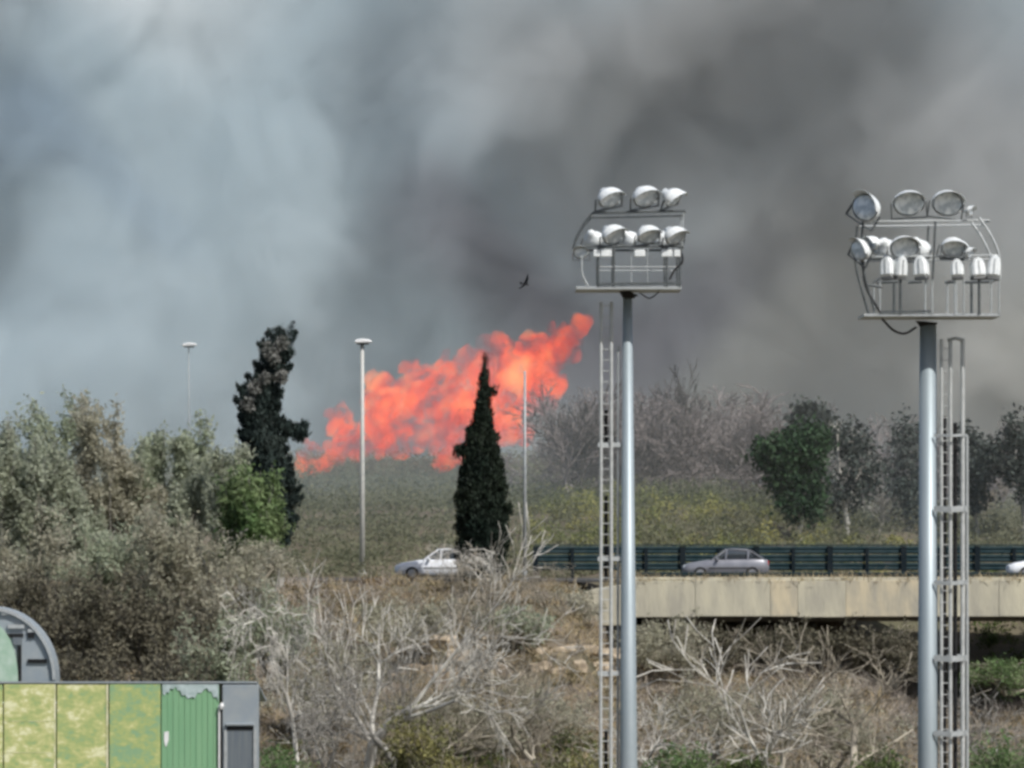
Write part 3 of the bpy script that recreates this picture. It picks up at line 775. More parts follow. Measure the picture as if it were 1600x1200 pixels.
MB().box(((X(350) + X(354)) / 2, 0.07, rz0 / 2), (X(354) - X(350), 0.05, rz0)).build('edge_strip', M['frame_pale'], post)
MB().box((X(345), 0.12, (zt - .5) / 2), (X(348) - X(343), 0.02, zt - 0.6)).build('gap', M['void'], hut)
MB().tube([(X(342), 0.09, 0), (X(342), 0.09, Z(1102))], 0.02, 8).build('conduit', M['white'], hut)
MB().tube([(X(345), 0.05, Z(1108)), (X(346), 0.05, Z(1103)), (X(347), 0.05, Z(1098))], [0.03, 0.055, 0.02], 8).build('conduit_cap', M['white'], hut)

DV = 121.0
vs_ = empty('vaulted_shed', (P(-15, 0, DV).x, DV, 0)); tag(vs_, 'grey round topped shed with green inner arch at the left edge', 'shed')
vx = vs_.location.x
def X2(px): return P(px, 0, DV).x - vx
def Z2(py): return P(0, py, DV).z
def arch(rx, ry, n=24):
    return [(X2(-15 + rx * math.cos(math.radians(a))), Z2(1062 - ry * math.sin(math.radians(a)))) for a in np.linspace(0, 180, n)]
o1, o2 = arch(101, 113), arch(43, 88)
body = MB().prism([(o1[0][0], 0.0)] + o1 + [(o1[-1][0], 0.0)], 0.1, 1.3).build('shell', M['grey_plate'], vs_)
MB().prism([(o2[0][0], 0.0)] + o2 + [(o2[-1][0], 0.0)], 0.02, 0.09).build('inner_arch', M['green_pale'], vs_)
rim = MB(); q1, q2 = arch(101, 113, 28), arch(97, 108, 28)
for i in range(27):
    rim.add([(q1[i][0], 0.0, q1[i][1]), (q1[i + 1][0], 0.0, q1[i + 1][1]), (q2[i + 1][0], 0.0, q2[i + 1][1]), (q2[i][0], 0.0, q2[i][1]),
             (q1[i][0], 0.12, q1[i][1]), (q1[i + 1][0], 0.12, q1[i + 1][1]), (q2[i + 1][0], 0.12, q2[i + 1][1]), (q2[i][0], 0.12, q2[i][1])],
            [(0, 1, 2, 3), (0, 4, 5, 1), (3, 2, 6, 7), (4, 7, 6, 5)])
rim.build('rim', M['frame_pale'], vs_)
for (a, b_, y0, y1, m_, dy) in ((10, 36, 990, 996, 'void', .07), (43, 53, 989, 997, 'void', .07), (43, 73, 1030, 1036, 'void', .07), (27, 33, 997, 1075, 'void', .07),
                               (12, 38, 976, 982, 'frame_pale', .05), (2, 20, 955, 961, 'frame_pale', .05), (43, 53, 983, 988, 'frame_pale', .05), (20, 34, 996, 1008, 'grey_dark', .06)):
    MB().box(((X2(a) + X2(b_)) / 2, dy, (Z2(y0) + Z2(y1)) / 2), (X2(b_) - X2(a), 0.05, Z2(y0) - Z2(y1))).build('slot_shade' if m_ == 'void' else 'lip', M[m_], vs_)  # raised black boxes paint the shade inside the slots

# ------------------------------------------------------------------ birds
def bird(px, py, D, size, label, tilt):
    b = MB()
    b.add([(0, -.5, 0), (-.09, -.2, .02), (.09, -.2, .02), (0, -.2, .11), (0, -.2, -.09), (-.06, .35, .01), (.06, .35, .01), (0, .35, .05), (0, .35, -.03)],
          [(0, 3, 1), (0, 2, 3), (0, 1, 4), (0, 4, 2), (1, 3, 7, 5), (3, 2, 6, 7), (2, 4, 8, 6), (4, 1, 5, 8), (5, 7, 6, 8)])
    e = b.build('bird', M['void'], None, loc=P(px, py, D)); e.scale = (size,) * 3; e.rotation_euler = tilt
    for s in (-1, 1):
        MB().add([(s * .05, -.2, .06), (s * .45, -.32, .34), (s * .95, .05, .42), (s * .5, .05, .30), (s * .05, .18, .05), (s * .5, -.1, .335)],
                 [(0, 1, 5), (1, 2, 5), (5, 2, 3), (5, 3, 4), (0, 5, 4)]).build('wing', M['void'], e)
    MB().add([(-.05, .33, .02), (.05, .33, .02), (.14, .7, .02), (-.14, .7, .02), (0, .5, .04)], [(0, 1, 4), (1, 2, 4), (2, 3, 4), (3, 0, 4)]).build('tail', M['void'], e)
    tag(e, label, 'bird')
bird(821, 444, 200, 0.42, 'black bird flying left of the lamp heads of the slender mast', (math.radians(20), math.radians(-55), math.radians(30)))

# ------------------------------------------------------------------ plants: generators
def seg_mesh(name, segs, k=4):
    """branch segments (p0, p1, r0, r1) as short tubes in one mesh"""
    A = np.array([np.concatenate([a, b]) for a, b, _, _ in segs]); p0, p1 = A[:, :3], A[:, 3:]
    r0 = np.array([s[2] for s in segs])[:, None]; r1 = np.array([s[3] for s in segs])[:, None]
    d = p1 - p0; d /= np.linalg.norm(d, axis=1, keepdims=True) + 1e-9
    up = np.where(np.abs(d[:, 2:3]) < 0.9, np.array([[0, 0, 1.0]]), np.array([[1.0, 0, 0]]))
    a = np.cross(d, up); a /= np.linalg.norm(a, axis=1, keepdims=True) + 1e-9
    b = np.cross(d, a)
    V = np.zeros((len(segs), 2 * k, 3))
    for j in range(k):
        t = 2 * math.pi * j / k; o = math.cos(t) * a + math.sin(t) * b
        V[:, j] = p0 - d * r0 * 0.3 + o * r0; V[:, k + j] = p1 + d * r1 * 0.3 + o * r1
    base = (np.arange(len(segs)) * 2 * k)[:, None, None]
    fq = np.array([[j, (j + 1) % k, k + (j + 1) % k, k + j] for j in range(k)])[None]
    return np_mesh(name, V.reshape(-1, 3), (base + fq).reshape(-1, 4), smooth=True)

def unit(v): return v / (np.linalg.norm(v) + 1e-9)
def grow(R, p, d, L, r, depth, out, maxd, kids=4, spread=0.75, wig=0.22, up=0.10, shrink=0.62, n=4, lvl=0, taper=0.55, minr=0.008):
    step = L / n; rr = r
    for i in range(n):
        d = unit(d + R.normal(0, wig, 3) + np.array([0, 0, up]))
        q = p + d * step; r2 = max(minr, r * (1 - (1 - taper) * (i + 1) / n))
        out.append((p, q, rr, r2, lvl)); p, rr = q, r2
        if lvl < maxd and (i > 0 or lvl > 0):
            for _ in range(kids if i == n - 1 else R.integers(1, max(2, kids - 1) + 1)):
                ax = unit(R.normal(0, 1, 3)); c = unit(np.cross(d, ax))
                cd = unit(d * math.cos(spread) + c * math.sin(spread) * R.uniform(.6, 1.3))
                grow(R, p, cd, L * shrink * R.uniform(.6, 1.15), max(minr, rr * R.uniform(.38, .66)), depth + 1, out, maxd, kids, spread, wig, up, shrink, max(2, n - 1), lvl + 1, taper, minr)
    return out

def cards(C, size, R, aspect=0.55, sizevar=0.5, flat=None):
    """leaf diamonds round the points C"""
    N = len(C)
    a = R.normal(0, 1, (N, 3)); a /= np.linalg.norm(a, axis=1, keepdims=True)
    if flat is not None: a[:, 2] *= flat
    b = np.cross(a, R.normal(0, 1, (N, 3))); b /= np.linalg.norm(b, axis=1, keepdims=True) + 1e-9
    s = size * (1 + sizevar * R.uniform(-1, 1, (N, 1)))
    V = np.stack([C - a * s, C + b * s * aspect, C + a * s, C - b * s * aspect], 1)
    return V.reshape(-1, 3), np.arange(4 * N).reshape(-1, 4)

def blob_points(blobs, n, R, hollow=0.55, gap=0.0, gs=1.6):
    """points through a union of ellipsoids, thinned by a wavy field so that gaps show"""
    B = np.array([b[0] for b in blobs]); Rr = np.array([b[1] for b in blobs])
    w = np.prod(Rr, axis=1) ** 0.75; w /= w.sum()
    out = []
    while sum(len(o) for o in out) < n:
        k = R.choice(len(B), n, p=w)
        d = R.normal(0, 1, (n, 3)); d /= np.linalg.norm(d, axis=1, keepdims=True)
        rad = R.uniform(0, 1, (n, 1)) ** (1 / 3.0); rad = hollow * (0.75 + 0.25 * rad) + (1 - hollow) * rad
        rad *= 1 + 0.22 * np.sin(d[:, :1] * 7 + k[:, None] * 2.1) * np.sin(d[:, 2:3] * 6 + k[:, None])
        p = B[k] + d * rad * Rr[k]
        g = np.sin(p[:, 0] * gs * 1.9 + 1.3 * np.sin(p[:, 2] * gs)) + np.sin(p[:, 2] * gs * 2.3 + 1.1 * np.sin(p[:, 1] * gs)) + np.sin(p[:, 1] * gs * 1.7 + p[:, 0] * gs)
        p = p[g > -3 + gap * 3]
        out.append(p)
    return np.concatenate(out)[:n]

def clumps(C, per, spread, R):
    P_ = np.repeat(C, per, axis=0)
    return P_ + R.normal(0, spread, P_.shape)

def leafm(name, base, alt, scale=0.5, tr=0.25, island=0.35):
    return material(name, base, alt, scale=scale, rough=0.7, island=island, spec=0.2, translucent=tr, detail=3)
M['olive'] = leafm('leaf_olive_grey', (0.34, 0.385, 0.265), (0.42, 0.45, 0.34), tr=.5, island=.10)
M['brownleaf'] = leafm('leaf_brown_olive', (0.385, 0.375, 0.275), (0.45, 0.43, 0.34), tr=.5, island=.10)
M['greyleaf'] = leafm('leaf_silver', (0.43, 0.46, 0.36), (0.36, 0.385, 0.28), tr=.5, island=.10)
M['brightleaf'] = leafm('leaf_bright_green', (0.12, 0.20, 0.075), (0.23, 0.29, 0.14), tr=.45)
M['cypress'] = leafm('leaf_cypress', (0.008, 0.016, 0.011), (0.017, 0.025, 0.015), tr=0.05, island=.6)
M['cypress_b'] = leafm('leaf_cypress_blue', (0.014, 0.026, 0.024), (0.034, 0.046, 0.040), tr=0.05, island=.6)
M['shadedshrub'] = leafm('leaf_shaded_shrub', (0.10, 0.095, 0.065), (0.17, 0.155, 0.11))  # leaf colour darkened to stand for shade in hollows and under the bridge
M['deadleaf'] = leafm('leaf_dead', (0.13, 0.135, 0.12), (0.26, 0.26, 0.24), scale=2.0)
M['pine'] = leafm('leaf_pine', (0.022, 0.052, 0.022), (0.038, 0.072, 0.032), tr=0.12)
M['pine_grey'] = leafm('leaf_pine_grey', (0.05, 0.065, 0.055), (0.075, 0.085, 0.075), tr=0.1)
M['bark'] = material('bark_grey', (0.36, 0.345, 0.31), (0.20, 0.19, 0.17), scale=3, rough=0.9, island=0.35)
M['bark_pale'] = material('bark_pale', (0.62, 0.60, 0.54), (0.38, 0.36, 0.32), scale=2.2, rough=0.9, island=0.35)
M['bark_tan'] = material('bark_tan', (0.36, 0.32, 0.25), (0.22, 0.20, 0.16), scale=3, rough=0.9, island=0.35)
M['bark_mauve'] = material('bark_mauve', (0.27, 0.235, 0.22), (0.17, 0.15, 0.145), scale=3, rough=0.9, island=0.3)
M['bark_dark'] = material('bark_dark', (0.055, 0.05, 0.045), (0.09, 0.085, 0.075), scale=3, rough=0.95)

def leafy(name, label, D, blobs, base_px, mat, n, size, seed, cat='tree', bark='bark', per=9, sp=0.28, gap=0.35, group=None, depth=0.75, limbs=True, hollow=0.5, twig=True):
    """tree from crown lobes given as photo ellipses (px, py, rx, ry) at D metres"""
    R = np.random.default_rng(seed)
    bx = P(base_px, 0, D).x; zb = float(gz(bx, D)) - 0.15
    O = np.array([bx, D, zb])
    L3 = []
    for i, (x, y, rx, ry) in enumerate(blobs):
        c = np.array(P(x, y, D + R.uniform(-1, 1) * 0.6)) - O
        L3.append((c, np.array([rx, min(rx, ry) * depth * 1.1, ry]) / F * D))
    e = empty(name, tuple(O))
    C = blob_points(L3, n, R, hollow, gap)
    V, Fq = cards(clumps(C, per, sp, R), size, R)
    mesh_obj('crown', np_mesh('crown', V, Fq), M[mat], e)
    segs = []
    top = max(L3, key=lambda b: b[0][2])[0]
    tp = [np.zeros(3)]
    fork = np.array([top[0] * .3, 0, max(0.6, min(b[0][2] - b[1][2] * .6 for b in L3))])
    r = 0.05 + 0.02 * top[2]
    mids = [np.zeros(3), fork * .5 + R.normal(0, .08, 3), fork]
    for a, b in zip(mids[:-1], mids[1:]): segs.append((a, b, r, r * .85))
    for c, rad in L3:
        m_ = (fork + c) / 2 + R.normal(0, .25, 3)
        segs.append((fork, m_, r * .7, r * .45)); segs.append((m_, c, r * .45, r * .2))
        if twig:
            for _ in range(14):
                t_ = c + unit(R.normal(0, 1, 3)) * rad * R.uniform(.7, 1.05); mm = (c + t_) / 2 + R.normal(0, .1, 3)
                segs.append((c, mm, r * .22, r * .12)); segs.append((mm, t_, r * .12, 0.012))
    mesh_obj('trunk', seg_mesh('trunk', segs, 5), M[bark], e)
    tag(e, label, cat, group)
    return e

def feathery(name, label, px, D, ptop, wpx, mat, seed, leaves=9000, size=0.115, cat='tree', group=None, bark='bark', pbase=None, maxd=4, spread=0.6, up=0.10, droop=0.0):
    """tree whose leaves sit on a grown skeleton of twigs; ptop and wpx are its top and width in photo pixels"""
    R = np.random.default_rng(seed)
    x = P(px, 0, D).x; zb = float(gz(x, D)) - 0.15
    if pbase is not None: zb = P(0, pbase, D).z
    out = []
    for st in range(2 if cat == 'tree' else 4):
        grow(R, np.array([R.normal(0, .15), R.normal(0, .15), 0]), unit(np.array([R.normal(0, .35), R.normal(0, .35), 1.0])), 2.2, 0.11, 0, out, maxd, 3, spread, 0.22, up, 0.70, 3, minr=0.010)
    A = np.array([np.concatenate([q[0], q[1]]) for q in out])
    hz = max(A[:, 2].max(), A[:, 5].max()); lo, hi = np.percentile(A[:, [0, 3]], [2, 98])
    sc = np.array([wpx / F * D / (hi - lo), wpx / F * D / (hi - lo), (P(0, ptop, D).z - zb) / hz]); cxx = (lo + hi) / 2 * sc[0]
    segs = [(q[0] * sc - np.array([cxx * min(1, q[0][2] / hz * 2), 0, 0]), q[1] * sc - np.array([cxx * min(1, q[1][2] / hz * 2), 0, 0]), q[2], q[3]) for q in out]
    lv = np.array([q[4] for q in out]); idx = np.where(lv >= 2)[0]
    e = empty(name, (x, D, zb))
    k = R.choice(idx, leaves); t = R.uniform(0, 1, (leaves, 1))
    p0 = np.array([segs[i][0] for i in k]); p1 = np.array([segs[i][1] for i in k])
    C = p0 + (p1 - p0) * t + R.normal(0, 0.16, (leaves, 3)) - np.array([0, 0, droop]) * R.uniform(0, 1, (leaves, 1))
    V, Fq = cards(C, size, R, 0.42)
    mesh_obj('crown', np_mesh('crown', V, Fq), M[mat], e)
    mesh_obj('trunk', seg_mesh('trunk', [q for q, l in zip(segs, lv) if l <= 1], 6), M[bark], e)
    tag(mesh_obj('branches', seg_mesh('branches', [q for q, l in zip(segs, lv) if l > 1], 3), M[bark], e), kind='stuff')
    tag(e, label, cat, group)
    return e

BARE = {}
def bare_mesh(key, seed, **kw):
    R = np.random.default_rng(seed)
    args = dict(L=2.4, r=0.11, maxd=4, kids=3, spread=0.7, wig=0.2, up=0.1, shrink=0.68, n=4, lean=(0, 0, 1)); args.update(kw)
    out = []
    grow(R, np.zeros(3), unit(np.array(args['lean'], dtype=float)), args['L'], args['r'], 0, out, args['maxd'], args['kids'], args['spread'], args['wig'], args['up'], args['shrink'], args['n'], minr=args.get('minr', 0.009))
    h = max(max(s[0][2], s[1][2]) for s in out)
    lim = [s[:4] for s in out if s[4] <= 1]; tw = [s[:4] for s in out if s[4] > 1]
    BARE[key] = (seg_mesh('trunk', lim, 6), seg_mesh('branches', tw, 3), h)
def bare(key, name, label, px, D, ptop, mat, group=None, rz=0.0, sx=1.0, pbase=None, cat='tree'):
    x = P(px, 0, D).x; zb = float(gz(x, D)) - 0.1
    if pbase is not None: zb = P(0, pbase, D).z
    tr, tw, h = BARE[key]
    sc = (P(0, ptop, D).z - zb) / h
    e = empty(name, (x, D, zb), rz); e.scale = (sc * sx, sc * sx, sc)
    for nm, me in (('trunk', tr), ('branches', tw)):
        o = mesh_obj(nm, me, None, e)
        if nm == 'branches': o['kind'] = 'stuff'
        if not me.materials: me.materials.append(M[mat])
        o.material_slots[0].link = 'OBJECT'; o.material_slots[0].material = M[mat]
    tag(e, label, cat, group)
    return e

M['weed'] = leafm('leaf_weed', (0.075, 0.115, 0.035), (0.13, 0.15, 0.05))
M['yellowleaf'] = leafm('leaf_yellow_olive', (0.24, 0.22, 0.08), (0.14, 0.15, 0.07), scale=.8)
# ------------------------------------------------------------------ cypresses
def column_tree(name, label, D, prof, mat, seed, n, lobes=(), core=True, size=0.13, up=0.9, dead=(), tufts=0, tl=0.5, out_=0.5, tskip=6):
    """columnar tree from rows (py, x left, x right)"""
    R = np.random.default_rng(seed)
    ys = np.array([p[0] for p in prof], float); l = np.array([p[1] for p in prof], float); r = np.array([p[2] for p in prof], float)
    cx = P((l[-1] + r[-1]) / 2, 0, D).x; zb = float(gz(cx, D)) - 0.2
    if 243 < D < 258: zb = ZR - .3
    O = np.array([cx, D, zb]); e = empty(name, tuple(O))
    py = R.choice(np.linspace(ys[0], ys[-1], 400), n, p=None)
    w = np.interp(py, ys, r - l); keep = R.uniform(0, w.max(), n) < w * 0.75 + 6; py = py[keep]
    w = np.interp(py, ys, (r - l) / 2); c = np.interp(py, ys, (r + l) / 2)
    th = R.uniform(0, 2 * math.pi, len(py))
    knob = 1 + 0.13 * np.sin(py * 0.11 + th * 2) * np.sin(th * 3 + py * 0.05) + R.normal(0, .05, len(py))
    rad = (0.72 + 0.28 * R.uniform(0, 1, len(py)) ** .5) * knob
    s = D / F
    X_ = (c - 800) * s + w * s * rad * np.cos(th) - O[0]; Y_ = w * s * rad * np.sin(th) * .9; Z_ = ZC + (HZ - py) * s - O[2]
    C = np.stack([X_, Y_, Z_], 1)
    for (lx, ly, lr, m_) in lobes:
        q = blob_points([(np.array(P(lx, ly, D)) - O, np.array([lr, lr, lr * .9]) * s)], m_, R, .5)
        C = np.concatenate([C, q])
    C = clumps(C, 5, 0.06, R)
    for _ in range(tufts):
        y = R.uniform(ys[0] + tskip, ys[-1] - 20); a = R.uniform(0, 2 * math.pi) if R.uniform() < .4 else R.choice([0.15, math.pi - .15]) - R.uniform(0, .5)
        hw = np.interp(y, ys, (r - l) / 2); cc = np.interp(y, ys, (r + l) / 2)
        p = np.array([(cc - 800) * s + hw * s * .85 * math.cos(a) - O[0], hw * s * .8 * math.sin(a), ZC + (HZ - y) * s - O[2]])
        dd = unit(np.array([math.cos(a) * out_, math.sin(a) * out_, R.uniform(.4, 1.2)])); ln = tl * R.uniform(.5, 1.3)
        t_ = R.uniform(0, 1, (130, 1)) ** .8
        C = np.concatenate([C, p + dd * t_ * ln + R.normal(0, 1, (130, 3)) * (.16 * (1 - t_) + .02)])
    N = len(C)
    d = np.stack([C[:, 0] * 0, C[:, 1] * 0, np.ones(N)], 1) + R.normal(0, .45, (N, 3)); d /= np.linalg.norm(d, axis=1, keepdims=True)
    b = np.cross(d, R.normal(0, 1, (N, 3))); b /= np.linalg.norm(b, axis=1, keepdims=True)
    sz = size * R.uniform(.5, 1.4, (N, 1)) * np.clip(.45 + (C[:, 2].max() - C[:, 2:3]) / 5, .45, 1)
    V = np.stack([C - b * sz * .35, C + b * sz * .35, C + d * sz * 1.6], 1)
    mesh_obj('crown', np_mesh('crown', V.reshape(-1, 3), np.arange(3 * N).reshape(-1, 3)), M[mat], e)
    # the dense inside of the crown
    b = MB(); pts, rd = [], []
    for y, a, q in prof: pts.append(Vector(((a + q) / 2 * s - 800 * s - O[0], 0, ZC + (HZ - y) * s - O[2]))); rd.append(max(.02, (q - a) / 2 * s * .74))
    b.tube(pts, rd, 12).build('inner_foliage', M[mat], e, smooth=True)
    MB().tube([(0, 0, 0), (pts[-1].x, 0, max(.4, pts[-1].z + .5))], [.22, .18], 8).build('trunk', M['bark'], e)
    for (lx, ly, lr, m_) in dead:
        q = blob_points([(np.array(P(lx, ly, D - .75)) - O, np.array([lr, lr * .8, lr * 1.1]) * s)], m_, R, .5, .4, 4)
        V, Fq = cards(clumps(q, 4, .05, R), 0.09, R, .35)
        mesh_obj('dead_foliage', np_mesh('dead_foliage', V, Fq), M['deadleaf'], e)
    tag(e, label, 'tree')
    return e
column_tree('cypress', 'tall dark pointed cypress in front of the flames', 243.2,
            [(554, 758, 759), (575, 755, 760), (600, 750, 763), (625, 746, 765), (650, 743, 766), (670, 738, 770), (690, 731, 774), (720, 723, 779), (750, 718, 784), (780, 716, 789), (810, 715, 791), (840, 715, 791), (870, 716, 790), (905, 724, 784)],
            'cypress', 11, 6500, lobes=((718, 705, 9, 60), (768, 612, 7, 40), (790, 800, 9, 60)), tufts=26, tl=0.32, out_=0.25, tskip=110)
column_tree('ragged_cypress', 'ragged half dead cypress with broken leaning top left of the flames', 240.0,
            [(510, 435, 438), (522, 431, 446), (540, 416, 450), (560, 412, 446), (582, 410, 440), (600, 394, 430), (618, 382, 432), (640, 380, 430), (660, 380, 434), (700, 382, 442), (740, 386, 448), (775, 394, 456), (800, 408, 458), (850, 425, 450)],
            'cypress_b', 12, 4200, lobes=((450, 672, 12, 110), (467, 678, 13, 120), (474, 668, 8, 50)), tufts=95, tl=0.62, out_=0.8,
            dead=((420, 546, 13, 70), (440, 588, 10, 60), (398, 606, 11, 60), (388, 632, 11, 60), (441, 536, 10, 60), (428, 562, 10, 50), (415, 590, 10, 50)))
# broken stub branches of the ragged cypress
# ------------------------------------------------------------------ leafy trees on the left
for (x, D, t, w, m_, lab, n, sd) in [
    (62, 237, 602, 120, 'olive', 'tall grey green tree with a high knob of foliage at the far left', 17600, 301),
    (0, 231, 650, 110, 'greyleaf', 'pale grey tree cut by the left picture edge', 14400, 302),
    (118, 233, 690, 120, 'greyleaf', 'silvery tree between the high knob and the brownish olive tree', 14400, 303),
    (190, 235, 616, 130, 'brownleaf', 'brownish olive tree second tallest on the left', 17600, 304),
    (262, 237, 642, 120, 'olive', 'grey olive tree just right of the brownish olive one', 16000, 305),
    (325, 234, 690, 110, 'greyleaf', 'pale silver tree left of the ragged cypress', 14400, 306),
    (392, 229, 722, 80, 'brightleaf', 'fresher green bushy tree at the foot of the ragged cypress', 14400, 307)]:
    feathery('silvery_tree' if m_ != 'brightleaf' else 'bushy_tree', lab, x, D, t, w, m_, sd, n)
for i, (x, D, t, w, m_, lab, n, pb) in enumerate([
    (1050, 198, 1160, 150, 'brightleaf', 'low green shrub at the foot of the slender mast', 5000, 1290), (1160, 197, 1172, 90, 'weed', 'small green shrub below the forked bare tree', 3000, 1290),
    (1390, 198, 1158, 100, 'weed', 'low green shrub left of the thicker mast foot', 3500, 1290), (1570, 198, 1142, 140, 'brightleaf', 'green shrub in the bottom right corner', 4500, 1290),
    (655, 200, 1105, 130, 'yellowleaf', 'yellow olive shrub at the bottom between hut and slender mast', 4500, 1290), (440, 198, 1165, 80, 'brightleaf', 'small green shrub right of the grey hut corner', 2500, 1290),
    (890, 198, 1165, 120, 'yellowleaf', 'olive shrub at the bottom left of the slender mast', 3500, 1290), (520, 214, 985, 150, 'brownleaf', 'warm brown shrub behind the big pale bare tree', 5000, 1130), (640, 226, 930, 140, 'brownleaf', 'warm brown shrub on the bank under the white car', 4500, 1010),
    (700, 212, 1065, 170, 'brownleaf', 'brown olive shrub below the sandstone blocks', 5500, 1200), (840, 214, 1062, 150, 'brownleaf', 'brown shrub below the right sandstone blocks', 4500, 1200),
    (870, 238, 918, 130, 'brownleaf', 'warm brown shrub left of the rounded bridge end', 4000, 985), (800, 228, 950, 110, 'olive', 'olive shrub between the sandstone and the cypress foot', 3500, 1010),
    (1120, 216, 1040, 170, 'brownleaf', 'brown shrub behind the pale forked bare tree', 4500, 1200), (1300, 214, 1070, 200, 'brownleaf', 'broad warm brown shrub left of the thicker mast', 5500, 1220),
    (1110, 242.6, 969, 110, 'shadedshrub', 'dark brown shrub close under the left part of the bridge', 3500, 1070), (1205, 243, 967, 120, 'shadedshrub', 'dark shrub close under the middle of the bridge', 3500, 1070), (1395, 242.6, 969, 110, 'shadedshrub', 'dark brown shrub under the bridge beside the thicker mast', 3500, 1075), (430, 216, 900, 110, 'olive', 'olive shrub above the grey hut corner', 4000, 1080), (1575, 242, 1028, 130, 'brightleaf', 'green shrub in the dark opening under the bridge at the right', 4500, 1085),
    (405, 226, 845, 90, 'brownleaf', 'dull shrub hiding the stem of the fresher green tree', 4000, 930)]):
    feathery('tangled_shrub' if m_ in ('brownleaf', 'olive', 'shadedshrub') else 'green_shrub', lab, x, D, t, w, m_, 380 + i, n, 0.085, 'shrub', 'low shrubs in front', bark='bark_tan', maxd=3, spread=.8, up=.04, pbase=pb)
for i, (x, D, t, w, m_, lab, n) in enumerate([
    (55, 225, 770, 170, 'brownleaf', 'wide brown olive shrub below the knobbed tree', 8000), (165, 226, 765, 150, 'olive', 'grey green shrub below the brownish olive tree', 7000),
    (265, 224, 790, 160, 'brownleaf', 'brown tangled shrub below the grey olive tree', 8000), (360, 222, 815, 120, 'brownleaf', 'brown shrub below the fresher green tree', 6000),
    (30, 219, 880, 120, 'shadedshrub', 'brown shrub just above the round topped shed', 6000), (140, 217, 880, 130, 'shadedshrub', 'dark shrub right of the round topped shed roof', 6000),
    (245, 218, 890, 150, 'shadedshrub', 'broad dark shrub halfway up the left bank', 6000), (335, 215, 930, 110, 'olive', 'olive shrub beside the pale bare tangle', 5000),
    (120, 212, 985, 130, 'shadedshrub', 'low brown shrub behind the left hut panels', 4500), (250, 211, 990, 150, 'shadedshrub', 'low brown shrub behind the middle hut panels', 4500),
    (1035, 241, 955, 120, 'brownleaf', 'brown olive shrub under the bridge beside the slender mast', 5000), (1290, 244, 962, 150, 'shadedshrub', 'dark shrub under the bridge left of the thicker mast', 4500)]):
    feathery('tangled_shrub', lab, x, D, t, w, m_, 340 + i, n, 0.10, 'shrub', 'shrubs on the bank', bark='bark_dark' if m_ == 'shadedshrub' else 'bark_tan', maxd=3, spread=.8, up=.04)

# ------------------------------------------------------------------ bare trees in front of the bank
bare_mesh('a', 101, L=2.6, r=0.15, maxd=4, kids=3, spread=0.62, wig=0.26, up=0.10, shrink=0.70)
bare_mesh('b', 102, L=2.0, r=0.13, maxd=4, kids=3, spread=0.95, wig=0.30, up=-0.02, shrink=0.72)
bare_mesh('c', 107, L=1.7, r=0.13, maxd=4, kids=2, spread=0.55, wig=0.15, up=0.05, shrink=0.88, n=3, minr=0.014)
bare_mesh('d', 104, L=2.2, r=0.10, maxd=3, kids=4, spread=0.85, wig=0.26, up=0.04, shrink=0.75)
bare('a', 'bare_tree', 'big pale bare tree with upright tangled twigs right of the hut', 575, 206, 785, 'bark_pale', rz=0.4, sx=0.75)
bare('b', 'bare_tree', 'pale grey bare tangle drooping just above the grey hut corner', 475, 204, 890, 'bark_pale', rz=1.2, sx=0.42)
bare('b', 'bare_tree', 'twisted bare tree whose dome of twigs covers the foot of the tall cypress', 775, 216, 842, 'bark_tan', rz=2.6, sx=0.6)
bare('b', 'bare_tree', 'dense dome of pale twigs right under the tall cypress', 762, 238, 842, 'bark_pale', rz=1.1, sx=1.1, pbase=945)
bare('b', 'bare_tree', 'tangled twigs at the right of the tall cypress foot', 800, 236, 872, 'bark_tan', rz=4.0, sx=1.4, pbase=955)
bare('d', 'bare_tree', 'bare bush covering the rear of the white car', 712, 240, 866, 'bark_tan', rz=0.7, sx=0.8, pbase=945)
bare('d', 'bare_tree', 'thin bare tree low on the bank in front of the sandstone blocks', 690, 209, 1010, 'bark_tan', rz=0.9, sx=1.2)
bare('c', 'bare_tree', 'pale forked bare tree spreading under the bridge right of the slender mast', 1163, 199, 962, 'bark_pale', rz=0.2, sx=1.15)
bare('c', 'bare_tree', 'second pale bare tree with thin stem beneath the bridge', 1212, 203, 972, 'bark_tan', rz=2.3, sx=1.0)
bare('d', 'bare_tree', 'spreading bare thicket tree left of the thicker mast under the bridge', 1330, 207, 975, 'bark_tan', rz=0.5, sx=1.3)
bare('d', 'bare_tree', 'bare scrub tree low between the sandstone and the slender mast', 850, 208, 1030, 'bark_tan', rz=1.9, sx=1.2)
bare('a', 'bare_tree', 'greyer upright bare tree just right of the big pale tree', 628, 204, 900, 'bark', rz=4.2, sx=0.45)
bare('b', 'bare_tree', 'low bare tangle at the bottom edge right of the hut', 515, 201, 1040, 'bark', rz=3.0, sx=0.7)
bare('d', 'bare_tree', 'low leaning bare tree right beside the slender mast foot', 1060, 203, 1060, 'bark_pale', rz=2.5, sx=1.1)
bare('d', 'bare_tree', 'sparse bare tree right of the thicker mast under the bridge', 1555, 214, 1060, 'bark', rz=1.5, sx=1.2)
bare('b', 'bare_tree', 'brown bare tangle on the bank below the white car', 640, 230, 908, 'bark_tan', rz=0.3, sx=1.3)
bare('b', 'bare_tree', 'brown bare tangle beside the rounded bridge end', 860, 233, 905, 'bark_tan', rz=2.0, sx=1.2)

